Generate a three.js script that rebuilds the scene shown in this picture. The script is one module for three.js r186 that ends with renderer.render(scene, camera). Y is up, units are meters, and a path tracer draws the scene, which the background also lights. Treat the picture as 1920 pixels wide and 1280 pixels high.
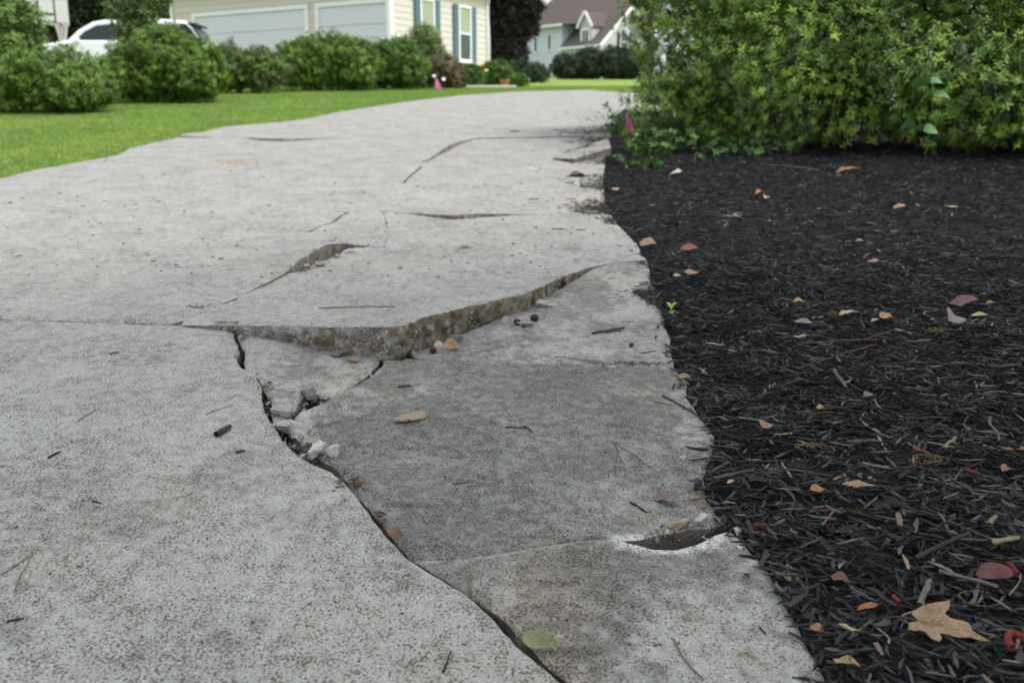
import * as THREE from 'three';
import { ConvexGeometry } from 'three/addons/geometries/ConvexGeometry.js';
import { mergeGeometries } from 'three/addons/utils/BufferGeometryUtils.js';
import { RoundedBoxGeometry } from 'three/addons/geometries/RoundedBoxGeometry.js';

/* ------------------------------------------------------------------ camera, sky, sun, exposure */
const scene = new THREE.Scene();
const F = 1758, PITCH = Math.atan(410 / F), SLOPE = 0.0742, EYE = 0.953;   // photo focal length in px, gradient of the drive
const camera = new THREE.PerspectiveCamera(2 * Math.atan(640 / F) * 180 / Math.PI, 1.5, 0.05, 900);
camera.position.set(0, EYE, 0);
camera.rotation.x = -PITCH;
camera.focus = 2.25;
camera.userData.fStop = 3.9;
const renderer = new THREE.WebGLRenderer({ antialias: true });
renderer.toneMapping = THREE.LinearToneMapping;
renderer.toneMappingExposure = 1.9;
renderer.shadowMap.enabled = true;

{ // overcast sky with a thin bright side where the sun stands behind the cloud
  const W = 256, H = 128, d = new Float32Array(W * H * 4), sd = new THREE.Vector3(0.62, 0.75, 0.28).normalize();
  for (let j = 0; j < H; j++) for (let i = 0; i < W; i++) {
    const el = ((j + 0.5) / H - 0.5) * Math.PI, az = ((i + 0.5) / W - 0.5) * 2 * Math.PI;
    const v = new THREE.Vector3(Math.cos(el) * Math.cos(az), Math.sin(el), Math.cos(el) * Math.sin(az));
    const up = Math.max(0, Math.sin(el)), c = Math.max(0, v.dot(sd));
    const L = 0.45 + 0.38 * up + 0.6 * Math.pow(c, 5), o = (j * W + i) * 4;
    d[o] = L * 0.95; d[o + 1] = L * 1.0; d[o + 2] = L * 1.07; d[o + 3] = 1;
  }
  const sky = new THREE.DataTexture(d, W, H, THREE.RGBAFormat, THREE.FloatType);
  sky.mapping = THREE.EquirectangularReflectionMapping; sky.magFilter = THREE.LinearFilter; sky.needsUpdate = true;
  scene.background = sky; scene.environment = sky;
}
const sun = new THREE.DirectionalLight(new THREE.Color(1, 0.965, 0.91), 1.5);
sun.position.set(0.62 * 40, 0.75 * 40, 0.28 * 40 - 10); sun.target.position.set(0, 0, -10);
sun.castShadow = true; sun.shadow.radius = 20; sun.shadow.mapSize.set(2048, 2048);
Object.assign(sun.shadow.camera, { left: -40, right: 40, top: 40, bottom: -40, near: 1, far: 160 });
scene.add(sun, sun.target);

/* ------------------------------------------------------------------ helpers */
let seed = 20231;
const rnd = () => { seed = (seed * 1664525 + 1013904223) >>> 0; return seed / 4294967296; };
const rr = (a, b) => a + (b - a) * rnd();
const clamp = (x, a = 0, b = 1) => Math.min(b, Math.max(a, x));
const sstep = (a, b, x) => { const t = clamp((x - a) / (b - a)); return t * t * (3 - 2 * t); };
const mix = (a, b, t) => a + (b - a) * t;
const mix3 = (a, b, t) => [mix(a[0], b[0], t), mix(a[1], b[1], t), mix(a[2], b[2], t)];
const hash = (x, y) => { let h = Math.imul(x, 374761393) + Math.imul(y, 668265263); h = Math.imul(h ^ (h >>> 13), 1274126177); return ((h ^ (h >>> 16)) >>> 0) / 4294967296; };
function noise(x, y) {                                             // value noise, -1..1
  const ix = Math.floor(x), iy = Math.floor(y), fx = x - ix, fy = y - iy, u = fx * fx * (3 - 2 * fx), v = fy * fy * (3 - 2 * fy);
  const a = hash(ix, iy), b = hash(ix + 1, iy), c = hash(ix, iy + 1), d = hash(ix + 1, iy + 1);
  return ((a + (b - a) * u) * (1 - v) + (c + (d - c) * u) * v) * 2 - 1;
}
const fbm = (x, y, n = 4) => { let s = 0, a = 0.5, t = 0; for (let i = 0; i < n; i++) { s += a * noise(x, y); t += a; a *= 0.5; x = x * 2.03 + 17.3; y = y * 2.03 + 9.1; } return s / t; };

const cp = Math.cos(PITCH), sp = Math.sin(PITCH);
function ray(px, py) { const x = (px - 960) / F, y = (640 - py) / F; return [x, y * cp - sp, -cp - y * sp]; }
function G(px, py, h = 0) { const d = ray(px, py), t = (EYE - h) / (-SLOPE * d[2] - d[1]); return [d[0] * t, d[2] * t]; }   // pixel -> point of the sloping drive
function at(px, py, depth) { const d = ray(px, py), t = depth / -d[2]; return new THREE.Vector3(d[0] * t, EYE + d[1] * t, -depth); }
const R0 = 24;
const T = (x, z) => { const r = -z; return r < R0 ? SLOPE * r : SLOPE * R0 + 0.05 * (r - R0); };       // the hillside

const taken = {};
function named(n) { if (!(n in taken)) { taken[n] = 0; return n; } taken[n]++; return n + '_' + String(taken[n]).padStart(3, '0'); }
function shadow(o) { o.traverse((m) => { if (m.isMesh) { m.castShadow = true; m.receiveShadow = true; } }); }
function add(o, name, label, category, group, kind) {
  o.name = named(name); o.userData = { ...(o.userData || {}) };
  if (label) o.userData.label = label; if (category) o.userData.category = category; if (group) o.userData.group = group; if (kind) o.userData.kind = kind;
  scene.add(o); shadow(o); return o;
}
function part(parent, name, geo, mat, extra) { const m = new THREE.Mesh(geo, mat); m.name = name; if (extra) m.userData = extra; parent.add(m); m.castShadow = m.receiveShadow = true; return m; }
const lin = (r, g, b) => new THREE.Color().setRGB(r, g, b);
const mat = (c, rough = 0.8, o = {}) => new THREE.MeshStandardMaterial({ color: Array.isArray(c) ? lin(...c) : c, roughness: rough, ...o });
const box = (w, h, d, x = 0, y = 0, z = 0) => new THREE.BoxGeometry(w, h, d).translate(x, y, z);
const rbox = (w, h, d, x = 0, y = 0, z = 0, r = 0.01) => new RoundedBoxGeometry(w, h, d, 2, r).translate(x, y, z);
function tube(pts, r0, r1 = r0, seg = 8, rad = 6) {                // tapered tube through points
  const c = new THREE.CatmullRomCurve3(pts.map((p) => p.isVector3 ? p : new THREE.Vector3(...p)));
  const g = new THREE.TubeGeometry(c, seg, 1, rad, false), p = g.attributes.position, v = new THREE.Vector3();
  for (let i = 0; i <= seg; i++) { const o = c.getPointAt(i / seg), r = mix(r0, r1, i / seg); for (let j = 0; j <= rad; j++) { const k = i * (rad + 1) + j; v.fromBufferAttribute(p, k).sub(o).multiplyScalar(r).add(o); p.setXYZ(k, v.x, v.y, v.z); } }
  g.computeVertexNormals(); return g;
}
const merge = (l) => mergeGeometries(l.map((g) => { const n = g.index ? g.toNonIndexed() : g.clone(); for (const k of Object.keys(n.attributes)) if (!['position', 'normal', 'uv'].includes(k)) n.deleteAttribute(k); return n; }));

/* ------------------------------------------------------------------ textures */
function pnoise(x, y, per) { const ix = Math.floor(x), iy = Math.floor(y), fx = x - ix, fy = y - iy, u = fx * fx * (3 - 2 * fx), v = fy * fy * (3 - 2 * fy); const w = (n) => ((n % per) + per) % per; const a = hash(w(ix) + per * 7, w(iy)), b = hash(w(ix + 1) + per * 7, w(iy)), c = hash(w(ix) + per * 7, w(iy + 1)), d = hash(w(ix + 1) + per * 7, w(iy + 1)); return (a + (b - a) * u) * (1 - v) + (c + (d - c) * u) * v; }
function perl(x, y, per) { const ix = Math.floor(x), iy = Math.floor(y), fx = x - ix, fy = y - iy, u = fx * fx * fx * (fx * (fx * 6 - 15) + 10), v = fy * fy * fy * (fy * (fy * 6 - 15) + 10); const w = (n) => ((n % per) + per) % per, gr = (a, b, dx, dy) => { const t = hash(w(a) + per * 13, w(b)) * 6.2832; return Math.cos(t) * dx + Math.sin(t) * dy; }; const a = gr(ix, iy, fx, fy), b = gr(ix + 1, iy, fx - 1, fy), c = gr(ix, iy + 1, fx, fy - 1), d = gr(ix + 1, iy + 1, fx - 1, fy - 1); return ((a + (b - a) * u) * (1 - v) + (c + (d - c) * u) * v) * 1.5; }
function noise3(x, y, z) { const i = Math.floor(z), f = z - i, u = f * f * (3 - 2 * f); return mix(noise(x + i * 37.1, y + i * 17.7), noise(x + i * 37.1 + 37.1, y + i * 17.7 + 17.7), u); }
const fbm3 = (x, y, z, n = 3) => { let s = 0, a = 0.5, t = 0; for (let i = 0; i < n; i++) { s += a * noise3(x, y, z); t += a; a *= 0.55; x = x * 2.03 + 7.3; y = y * 2.03 + 3.1; z = z * 2.03 + 5.7; } return s / t; };
function texture(N, fn, srgb) {
  const d = new Uint8Array(N * N * 4);
  for (let j = 0; j < N; j++) for (let i = 0; i < N; i++) { const c = fn(i / N, j / N), o = (j * N + i) * 4; d[o] = clamp(c[0]) * 255; d[o + 1] = clamp(c[1]) * 255; d[o + 2] = clamp(c[2]) * 255; d[o + 3] = 255; }
  const t = new THREE.DataTexture(d, N, N); t.wrapS = t.wrapT = THREE.RepeatWrapping; t.magFilter = THREE.LinearFilter; t.minFilter = THREE.LinearMipmapLinearFilter; t.generateMipmaps = true;
  if (srgb) t.colorSpace = THREE.SRGBColorSpace; t.needsUpdate = true; return t;
}
const CT = 2.2;                                                    // metres covered by one concrete tile
const concH = new Float32Array(2048 * 2048);
const concreteMap = texture(2048, (u, v) => {
  const wu = u + 0.002 * perl(u * 60, v * 60, 60), wv = v + 0.002 * perl(u * 60 + 31, v * 60, 60);
  const a = perl(wu * 700, wv * 700, 700), b = perl(wu * 370, wv * 370, 370), c = perl(wu * 165, wv * 165, 165), e = perl(u * 62, v * 62, 62), g = perl(u * 20, v * 20, 20), q = perl(u * 7 + 3, v * 7, 7);
  const m = 0.55 * b + 0.55 * a + 0.22 * c + 0.08 * e;               // coarse sand and worn paste
  const dirt = 0.16 * g + 0.24 * e + 0.10 * q;                       // where soot has settled into the pores
  let l = 0.80 + 0.26 * m + 0.02 * g + 0.05 * (hash(Math.round(u * 2048) + 77, Math.round(v * 2048)) - 0.5);
  const wn = hash(Math.round(u * 2048), Math.round(v * 2048) + 91) - 0.5;
  const pit = sstep(0.06, 0.46, 0.70 * b + 0.22 * c + 0.66 * a + dirt + 0.34 * wn); l -= 0.50 * pit;
  const stone = sstep(0.36, 0.62, 0.8 * a - 0.3 * b + 0.25 * c); l += 0.2 * stone;
  const i = Math.min(2047, Math.round(u * 2048)), j = Math.min(2047, Math.round(v * 2048));
  concH[j * 2048 + i] = clamp(0.6 + 0.3 * m - 0.45 * pit + 0.25 * stone);
  const w = 0.02 * e + 0.025 * perl(u * 300 + 7, v * 300, 300);
  return [l * (1.0 + w + 0.012 * pit), l, l * (0.99 - w - 0.02 * pit)];
}, true);
const concreteBump = texture(2048, (u, v) => { const h = concH[Math.min(2047, Math.round(v * 2048)) * 2048 + Math.min(2047, Math.round(u * 2048))]; return [h, h, h]; });
const concrete = new THREE.MeshStandardMaterial({ color: 0xffffff, vertexColors: true, map: concreteMap, bumpMap: concreteBump, bumpScale: 0.004, roughness: 0.95 });
const grainTex = texture(512, (u, v) => { const l = 0.78 + 0.3 * (pnoise(u * 120, v * 120, 120) - 0.5) + 0.25 * (pnoise(u * 30, v * 30, 30) - 0.5) + 0.2 * (pnoise(u * 8, v * 8, 8) - 0.5); return [l, l, l]; }, true);
const fragMat = new THREE.MeshStandardMaterial({ color: 0xffffff, vertexColors: true, bumpMap: grainTex, bumpScale: 0.002, roughness: 0.95 });

/* ------------------------------------------------------------------ the driveway: outlines traced on the ground */
const P = (l, h) => l.map(([x, y]) => G(x, y, h || 0));
const J1 = [[-420, 590], [-120, 593], [0, 597], [160, 602], [320, 607]];
const CL = [[442, 611], [438, 628], [443, 640], [450, 655], [446, 670], [452, 684], [478, 700], [488, 722], [491, 745], [497, 768], [512, 792], [530, 818], [556, 846], [585, 866], [622, 880], [650, 906], [680, 940], [702, 968], [728, 1002], [760, 1036], [800, 1064], [850, 1094], [893, 1124], [930, 1156], [962, 1192], [1003, 1232], [1042, 1264], [1080, 1292], [1150, 1350], [1235, 1430]];
const CN = [[758, 661], [723, 681], [693, 696], [665, 711], [634, 726], [611, 738], [594, 747], [573, 756], [559, 760], [550, 770], [541, 786], [546, 800], [558, 818], [580, 838], [602, 852], [628, 868], [648, 888], [660, 908], [686, 938], [709, 966], [736, 1001], [772, 1039]];
const CP = [[772, 1039], [806, 1060], [856, 1091], [900, 1119], [940, 1149], [974, 1185], [1014, 1223], [1054, 1255], [1092, 1284], [1162, 1342], [1247, 1422]];
const C3N = [[772, 1039], [860, 1039], [960, 1024], [1080, 1004], [1150, 1000], [1190, 999], [1216, 994], [1256, 984], [1296, 976], [1336, 971], [1366, 966]];
const C3P = [[774, 1037], [860, 1036], [960, 1021], [1080, 1001], [1150, 998], [1186, 1004], [1222, 1013], [1264, 1014], [1304, 1005], [1342, 988], [1370, 979]];
const EN = [[1366, 966], [1347, 945], [1328, 920], [1322, 880], [1336, 840], [1341, 806], [1312, 765], [1288, 732], [1290, 704], [1268, 682]];
const EP = [[1370, 979], [1402, 1008], [1440, 1048], [1470, 1103], [1500, 1163], [1530, 1223], [1560, 1283], [1600, 1360], [1660, 1470]];
const J1R = [[1268, 682], [1180, 679], [1080, 676], [990, 672], [900, 669], [830, 666], [790, 664], [764, 663]];
const QR = [[764, 650], [794, 645], [832, 630], [880, 610], [922, 593], [962, 576], [1006, 557], [1058, 527], [1100, 505], [1156, 487], [1212, 482]];
const EQ = [[1212, 486], [1217, 500], [1226, 532], [1241, 572], [1256, 622], [1268, 682]];
const RA = [[320, 607], [350, 596], [410, 571], [470, 545], [540, 513], [590, 494], [640, 474], [690, 461], [716, 463], [727, 434], [717, 396]];
const AR = [[320, 607], [352, 597], [412, 572], [471, 545], [538, 510], [575, 489], [612, 471], [640, 462], [690, 461], [721, 464], [732, 434], [721, 397]];
const J2 = [[-120, 386], [0, 392], [160, 398], [300, 404], [430, 407], [560, 403], [640, 398], [716, 396]];
const J2R = [[716, 396], [780, 402], [850, 411], [900, 407], [956, 403], [1060, 400], [1146, 402]];
const ER = [[1146, 402], [1165, 425], [1192, 452], [1205, 476], [1212, 486]];
const J3L = [[-10, 335], [60, 318], [215, 291], [300, 297], [430, 302], [560, 306], [680, 307], [789, 304]];
const J3R = [[789, 304], [880, 305], [980, 306], [1060, 311], [1134, 312]];
const CC = [[789, 304], [806, 296], [830, 283], [858, 269], [884, 259], [902, 257]];
const J4L = [[332, 257], [400, 258], [458, 258], [492, 263], [540, 265], [590, 260], [680, 256], [780, 256], [902, 257]];
const J4R = [[902, 257], [1000, 256], [1080, 254], [1146, 256]];
const J5 = [[420, 237], [560, 236], [760, 237], [960, 237], [1150, 238]];
const EB = [[1134, 312], [1132, 345], [1138, 380], [1146, 402]], EC = [[1146, 256], [1142, 275], [1134, 312]], ED = [[1150, 238], [1146, 256]];
const LEFT = [[-420, 452], [-200, 388], [-60, 348]];                // left edge of the drive, near part
const LFAR = [[500, 230], [560, 224], [640, 208], [760, 190], [860, 178.5], [960, 171.5], [1100, 168]];
const FARX = [[3.2, -20.6], [9.5, -20.8], [9.5, -16], [4, -15.4], [2.3, -14]];

function pdist(x, z, l) {                                          // distance to a polyline
  let m = 1e9; for (let i = 0; i + 1 < l.length; i++) { const ax = l[i][0], az = l[i][1], bx = l[i + 1][0] - ax, bz = l[i + 1][1] - az; const t = clamp(((x - ax) * bx + (z - az) * bz) / (bx * bx + bz * bz + 1e-12)); const dx = x - ax - bx * t, dz = z - az - bz * t, d = dx * dx + dz * dz; if (d < m) m = d; } return Math.sqrt(m);
}
function inside(x, z, l) { let c = false; for (let i = 0, j = l.length - 1; i < l.length; j = i++) if ((l[i][1] > z) !== (l[j][1] > z) && x < (l[j][0] - l[i][0]) * (z - l[i][1]) / (l[j][1] - l[i][1]) + l[i][0]) c = !c; return c; }
const sdf = (x, z, l) => (inside(x, z, l) ? 1 : -1) * pdist(x, z, l.concat([l[0]]));

function sheet({ poly, s, h, field, rows = 0, thick = 0.13, colour, wall, round = 0, undercut = 0, uvs = CT, rough = 0, gap = 0, carve, ragged }) {   // contour a sheet with its broken rim
  let x0 = 1e9, x1 = -1e9, z0 = 1e9, z1 = -1e9; for (const [x, z] of poly) { x0 = Math.min(x0, x); x1 = Math.max(x1, x); z0 = Math.min(z0, z); z1 = Math.max(z1, z); }
  x0 -= 2 * s; z0 -= 2 * s; const nx = Math.ceil((x1 - x0) / s) + 3, nz = Math.ceil((z1 - z0) / s) + 3, f = new Float32Array(nx * nz);
  for (let j = 0; j < nz; j++) for (let i = 0; i < nx; i++) {
    const x = x0 + i * s, z = z0 + j * s; let v;
    if (field) v = field(x, z); else { v = sdf(x, z, poly) - gap; if (rough && v > -0.06 && v < 0.06) v -= rough * (0.7 * fbm(x * 34, z * 34, 3) + 1.0 * noise(x * 11 + 5, z * 11) * 0.7 + 0.25); if (ragged && v > -0.06 && v < 0.08) { const q = ragged(x, z); if (q > 0) v -= q * (0.010 + 0.020 * fbm(x * 20 + 3, z * 20, 3) + 0.008 * noise(x * 60, z * 60)); } }
    if (carve && v > 0) for (const c of carve) { const d = pdist(x, z, c.l); if (d < 0.1) v = Math.min(v, d - c.w * (0.5 + 0.25 * noise(x * 25, z * 25))); }
    f[j * nx + i] = v === 0 ? 1e-6 : v;
  }
  const pos = [], col = [], uv = [], idx = [], fv = [], cm = new Int32Array(nx * nz).fill(-1), em = new Map(), bd = [];
  const vert = (x, z, v) => { const dr = round ? round * Math.pow(1 - clamp(v / (round * 2.2)), 2) : 0; pos.push(x, T(x, z) + h(x, z) - dr, z); uv.push(x / uvs, z / uvs); const c = colour(x, z, v); col.push(c[0], c[1], c[2]); fv.push(v); return pos.length / 3 - 1; };
  const corner = (i, j) => { const k = j * nx + i; if (cm[k] < 0) cm[k] = vert(x0 + i * s, z0 + j * s, f[k]); return cm[k]; };
  const edge = (i, j, a, b) => { const k0 = j * nx + i, k1 = b * nx + a, key = Math.min(k0, k1) * 2 + (j === b ? 0 : 1); let e = em.get(key); if (e === undefined) { const t = f[k0] / (f[k0] - f[k1]); e = vert(x0 + (i + (a - i) * t) * s, z0 + (j + (b - j) * t) * s, 0); em.set(key, e); } return e; };
  for (let j = 0; j + 1 < nz; j++) for (let i = 0; i + 1 < nx; i++) {
    const q = [[i, j], [i, j + 1], [i + 1, j + 1], [i + 1, j]], w = q.map(([a, b]) => f[b * nx + a] > 0), n = w[0] + w[1] + w[2] + w[3]; if (!n) continue;
    const pl = [], on = [];
    for (let k = 0; k < 4; k++) { const a = q[k], b = q[(k + 1) % 4]; if (w[k]) { pl.push(corner(...a)); on.push(0); } if (w[k] !== w[(k + 1) % 4]) { pl.push(edge(a[0], a[1], b[0], b[1])); on.push(w[k] ? 1 : 2); } }
    for (let k = 1; k + 1 < pl.length; k++) idx.push(pl[0], pl[k], pl[k + 1]);
    if (rows) for (let k = 0; k < pl.length; k++) if (on[k] === 1 && on[(k + 1) % pl.length] === 2) bd.push([pl[k], pl[(k + 1) % pl.length]]);
  }
  if (rows) {
    const nrm = new Map(); for (const [a, b] of bd) { const dx = pos[b * 3] - pos[a * 3], dz = pos[b * 3 + 2] - pos[a * 3 + 2]; for (const v of [a, b]) { const n = nrm.get(v) || [0, 0]; n[0] -= dz; n[1] += dx; nrm.set(v, n); } }
    const wv = new Map(), get = (v) => { let r = wv.get(v); if (r) return r; r = []; const n = nrm.get(v), l = Math.hypot(...n) || 1, ox = n[0] / l, oz = n[1] / l, x = pos[v * 3], y = pos[v * 3 + 1], z = pos[v * 3 + 2];
      for (let k = 0; k <= rows; k++) { const t = k / rows, y2 = y - thick * t, e = k ? rough * 2.3 * (fbm3(x * 30, y2 * 30, z * 30, 3) + 0.35 * noise3(x * 11, y2 * 11, z * 11)) * Math.min(1, k / rows * 5) - undercut * t : 0; const X = x + ox * e, Z = z + oz * e; pos.push(X, y2, Z); uv.push((x - z * 0.9) / uvs, (y2 + x * 0.3) / uvs); const c = wall(x, y2, z, t); col.push(c[0], c[1], c[2]); r.push(pos.length / 3 - 1); } wv.set(v, r); return r; };
    for (const [a, b] of bd) { const A = get(a), B = get(b); for (let k = 0; k < rows; k++) idx.push(A[k], A[k + 1], B[k], A[k + 1], B[k + 1], B[k]); }
  }
  const g = new THREE.BufferGeometry(); g.setAttribute('position', new THREE.Float32BufferAttribute(pos, 3)); g.setAttribute('uv', new THREE.Float32BufferAttribute(uv, 2)); g.setAttribute('color', new THREE.Float32BufferAttribute(col, 3)); g.setIndex(idx); g.computeVertexNormals(); return g;
}

/* how each slab lies: heights above the even slope of the drive */
const hA = P([[320, 607]])[0], hB = P([[1156, 491]])[0], hC = G(768, 606, 0.088);
const hingeN = (() => { const dx = hB[0] - hA[0], dz = hB[1] - hA[1], l = Math.hypot(dx, dz); return [-dz / l, dx / l]; })();
const hinge = (x, z) => ((x - hA[0]) * hingeN[0] + (z - hA[1]) * hingeN[1]);
const hCd = hinge(...hC);
const soft = (t) => t < -0.2 ? 0 : t > 0.2 ? t : (t + 0.2) * (t + 0.2) / 0.8;
const bump = (x, z, px, py, r, a) => { const [gx, gz] = G(px, py); return a * Math.exp(-((x - gx) ** 2 + (z - gz) ** 2) / (r * r)); };
const wav = (x, z) => 0.003 * noise(x * 1.7, z * 1.7) + 0.0012 * noise(x * 9, z * 9);
const H = {
  L: (x, z) => wav(x, z), N: (x, z) => -0.014 + wav(x, z), P: (x, z) => -0.011 + wav(x, z), Q: (x, z) => -0.016 * sstep(0.12, 0.4, Math.hypot(x - hB[0] - 0.06, z - hB[1])) + wav(x, z),
  W: (x, z) => -0.006 + wav(x, z) - 0.05 * clamp(x - G(446, 640)[0], 0, 0.4),
  R: (x, z) => 0.088 * soft(hinge(x, z) / hCd) / soft(1) + wav(x, z) + 0.0015,
  A: (x, z) => 0.003 + wav(x, z) + bump(x, z, 618, 469, 0.17, 0.030) + bump(x, z, 570, 490, 0.16, 0.016),
  B: (x, z) => wav(x, z) + bump(x, z, 868, 408, 0.30, 0.024),
  C: (x, z) => wav(x, z) + bump(x, z, 845, 277, 0.6, 0.03), C2: (x, z) => wav(x, z) - 0.012,
  D: (x, z) => wav(x, z) + bump(x, z, 520, 264, 0.5, 0.03) + bump(x, z, 340, 255, 0.35, 0.025), E: (x, z) => wav(x, z),
};
/* matter on the concrete: pale lime bloom and scratches along broken edges, traced from the photograph */
const LIME = [
  { l: P([[462, 690], [500, 706], [545, 716], [590, 724]]), w: 0.034, c: [0.62, 0.585, 0.55] }, { l: P([[566, 768], [574, 795], [582, 815]]), w: 0.03, c: [0.64, 0.585, 0.54] },
  { l: P([[600, 726], [640, 712]]), w: 0.02, c: [0.66, 0.62, 0.54] }, { l: P([[795, 1045], [860, 1041], [960, 1026], [1080, 1006], [1190, 1001]]), w: 0.008, c: [0.56, 0.54, 0.50] },
  { l: P([[1172, 1006], [1222, 1014], [1264, 1015], [1304, 1007], [1345, 989], [1366, 981]]), w: 0.045, c: [0.98, 0.97, 0.95] }, { l: P([[862, 491], [900, 508], [940, 527], [975, 543]]), w: 0.018, c: [0.66, 0.64, 0.6] },
  { l: P([[785, 530], [800, 548], [832, 562]]), w: 0.010, c: [0.70, 0.69, 0.66] }, { l: P([[716, 463], [790, 468], [862, 491]]), w: 0.012, c: [0.62, 0.6, 0.56] },
  { l: P([[245, 478], [280, 466]]), w: 0.010, c: [0.72, 0.72, 0.7] }, { l: P([[985, 312], [1020, 322]]), w: 0.035, c: [0.75, 0.74, 0.71] }, { l: P([[640, 477], [680, 466]]), w: 0.03, c: [0.62, 0.6, 0.57] },
  { l: P([[1130, 540], [1190, 545]]), w: 0.012, c: [0.6, 0.58, 0.54] }, { l: P([[1140, 520], [1205, 520]]), w: 0.012, c: [0.6, 0.58, 0.54] },
  { l: P([[650, 909], [705, 975], [735, 1010], [800, 1070], [895, 1130], [1000, 1236]]), w: 0.014, c: [0.60, 0.59, 0.57] },
];
const LIMEB = LIME.map((q) => { const xs = q.l.map((p) => p[0]), zs = q.l.map((p) => p[1]), m = q.w * 3; return [Math.min(...xs) - m, Math.max(...xs) + m, Math.min(...zs) - m, Math.max(...zs) + m]; });
const RUST = [[1310, 1170, 0.06], [1290, 1150, 0.04], [1400, 1225, 0.05], [1330, 930, 0.10], [1200, 970, 0.12], [1120, 385, 0.3], [430, 300, 0.4]].map(([x, y, r]) => [...G(x, y), r]);
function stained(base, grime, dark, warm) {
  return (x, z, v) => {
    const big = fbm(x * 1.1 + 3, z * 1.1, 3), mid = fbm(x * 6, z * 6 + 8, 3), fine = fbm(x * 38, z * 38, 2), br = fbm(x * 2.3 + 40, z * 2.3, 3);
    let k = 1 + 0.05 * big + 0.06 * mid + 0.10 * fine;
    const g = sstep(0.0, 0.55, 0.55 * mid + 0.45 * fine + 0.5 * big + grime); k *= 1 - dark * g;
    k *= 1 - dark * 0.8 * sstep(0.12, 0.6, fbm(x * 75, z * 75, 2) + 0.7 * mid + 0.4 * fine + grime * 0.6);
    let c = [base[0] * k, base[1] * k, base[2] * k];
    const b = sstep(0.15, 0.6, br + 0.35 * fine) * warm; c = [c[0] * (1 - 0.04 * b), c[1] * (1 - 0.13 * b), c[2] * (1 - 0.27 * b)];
    for (const [rx, rz, r] of RUST) { const d = Math.hypot(x - rx, z - rz); if (d < r * 1.3) { const a = sstep(0.1, 0.6, 1 - d / r + 0.8 * mid + 0.3 * fine) * 0.5; c = mix3(c, [c[0] * 0.95, c[1] * 0.78, c[2] * 0.55], a); } }
    for (let i = 0; i < LIME.length; i++) { const q = LIMEB[i]; if (x < q[0] || x > q[1] || z < q[2] || z > q[3]) continue; const d = pdist(x, z, LIME[i].l) / LIME[i].w + 0.55 * fbm(x * 60, z * 60, 2) + 0.3 * mid; const a = 1 - sstep(0.35, 0.95, d); if (a > 0) c = mix3(c, LIME[i].c, a * 0.9); }
    return c;
  };
}
const cornerX = G(768, 606, 0.088)[0];
const brokenFace = (x, y, z, t) => { const a = fbm3(x * 26, y * 26, z * 26, 3), b = fbm3(x * 75 + 9, y * 75, z * 75, 2), q = sstep(0.45, 0.0, t) * sstep(0.02, -0.1, x - cornerX), c = mix3([0.33, 0.265, 0.165], [0.46, 0.44, 0.40], sstep(-0.2, 0.35, a + 0.5 * q)); const k = 1 + 0.55 * b; return [c[0] * k, c[1] * k, c[2] * k]; };
const soilFace = (x, y, z, t) => { const b = fbm3(x * 60 + 9, y * 60, z * 60, 2), c = mix3([0.16, 0.12, 0.085], [0.3, 0.28, 0.25], sstep(-0.3, 0.3, fbm3(x * 20, y * 20, z * 20, 2))); const k = 1 + 0.5 * b; return [c[0] * k, c[1] * k, c[2] * k]; };
const onR = (l) => l.map(([px, py]) => { let p = G(px, py); for (let i = 0; i < 6; i++) p = G(px, py, H.R(...p)); return p; });
const RF = onR([[330, 608], [440, 607], [500, 608], [560, 610], [650, 612], [720, 612], [750, 609], [770, 605], [800, 592], [832, 584], [870, 576], [912, 567], [950, 557], [985, 549], [1010, 541], [1035, 527], [1060, 517], [1100, 501], [1156, 490]]);
const rev = (l) => l.slice().reverse();
const rgA = G(610, 474), rgB = G(868, 408);
const slabs = [];
const driveway = new THREE.Group();
function slab(key, poly, s, o, label) {
  const g = sheet({ poly, s, h: H[key], rows: 3, thick: 0.13, round: 0.006, rough: 0.004, gap: 0.0012, wall: soilFace, ...o });
  const m = part(driveway, 'slab' + (slabs.length ? '_' + String(slabs.length).padStart(3, '0') : ''), g, concrete, label ? { label } : undefined);
  slabs.push({ poly, h: H[key] }); return m;
}
const BASE = [0.605, 0.588, 0.556];                                 // one pour of concrete: the slabs differ only in the dirt they carry
slab('L', P([...J1, ...CL.slice(0, 1)].concat(CL.slice(1))).concat([[0.25, -0.7], [-2.6, -0.7]]), 0.0075, { colour: stained(BASE, -0.02, 0.24, 0.25), rough: 0.005, round: 0.008 }, 'wide speckled grey slab with a jagged broken edge');
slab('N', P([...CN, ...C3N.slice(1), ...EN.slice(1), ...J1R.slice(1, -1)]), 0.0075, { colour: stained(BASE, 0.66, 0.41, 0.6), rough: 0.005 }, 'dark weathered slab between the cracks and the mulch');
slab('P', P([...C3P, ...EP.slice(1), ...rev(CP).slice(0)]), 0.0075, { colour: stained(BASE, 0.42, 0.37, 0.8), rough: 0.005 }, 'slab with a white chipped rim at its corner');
slab('W', P([[446, 610], [520, 615], [620, 625], [700, 636], [716, 650], [711, 664], [699, 675], [688, 688], [664, 704], [638, 719], [610, 730], [594, 726], [578, 714], [566, 730], [556, 752], [544, 766], [528, 781], [514, 788], [506, 768], [507, 738], [494, 720], [484, 702], [458, 686], [455, 670], [458, 655], [451, 640], [445, 628]]), 0.006, { colour: stained(BASE, 0.25, 0.32, 0.4), rough: 0.004 }, 'sunken wedge of slab below the lifted corner');
slab('W', P([[718, 659], [757, 658], [724, 678], [698, 692], [692, 692], [704, 678], [716, 667]]), 0.005, { colour: stained(BASE, 0.25, 0.32, 0.4), rough: 0.003, thick: 0.08 });
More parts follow.
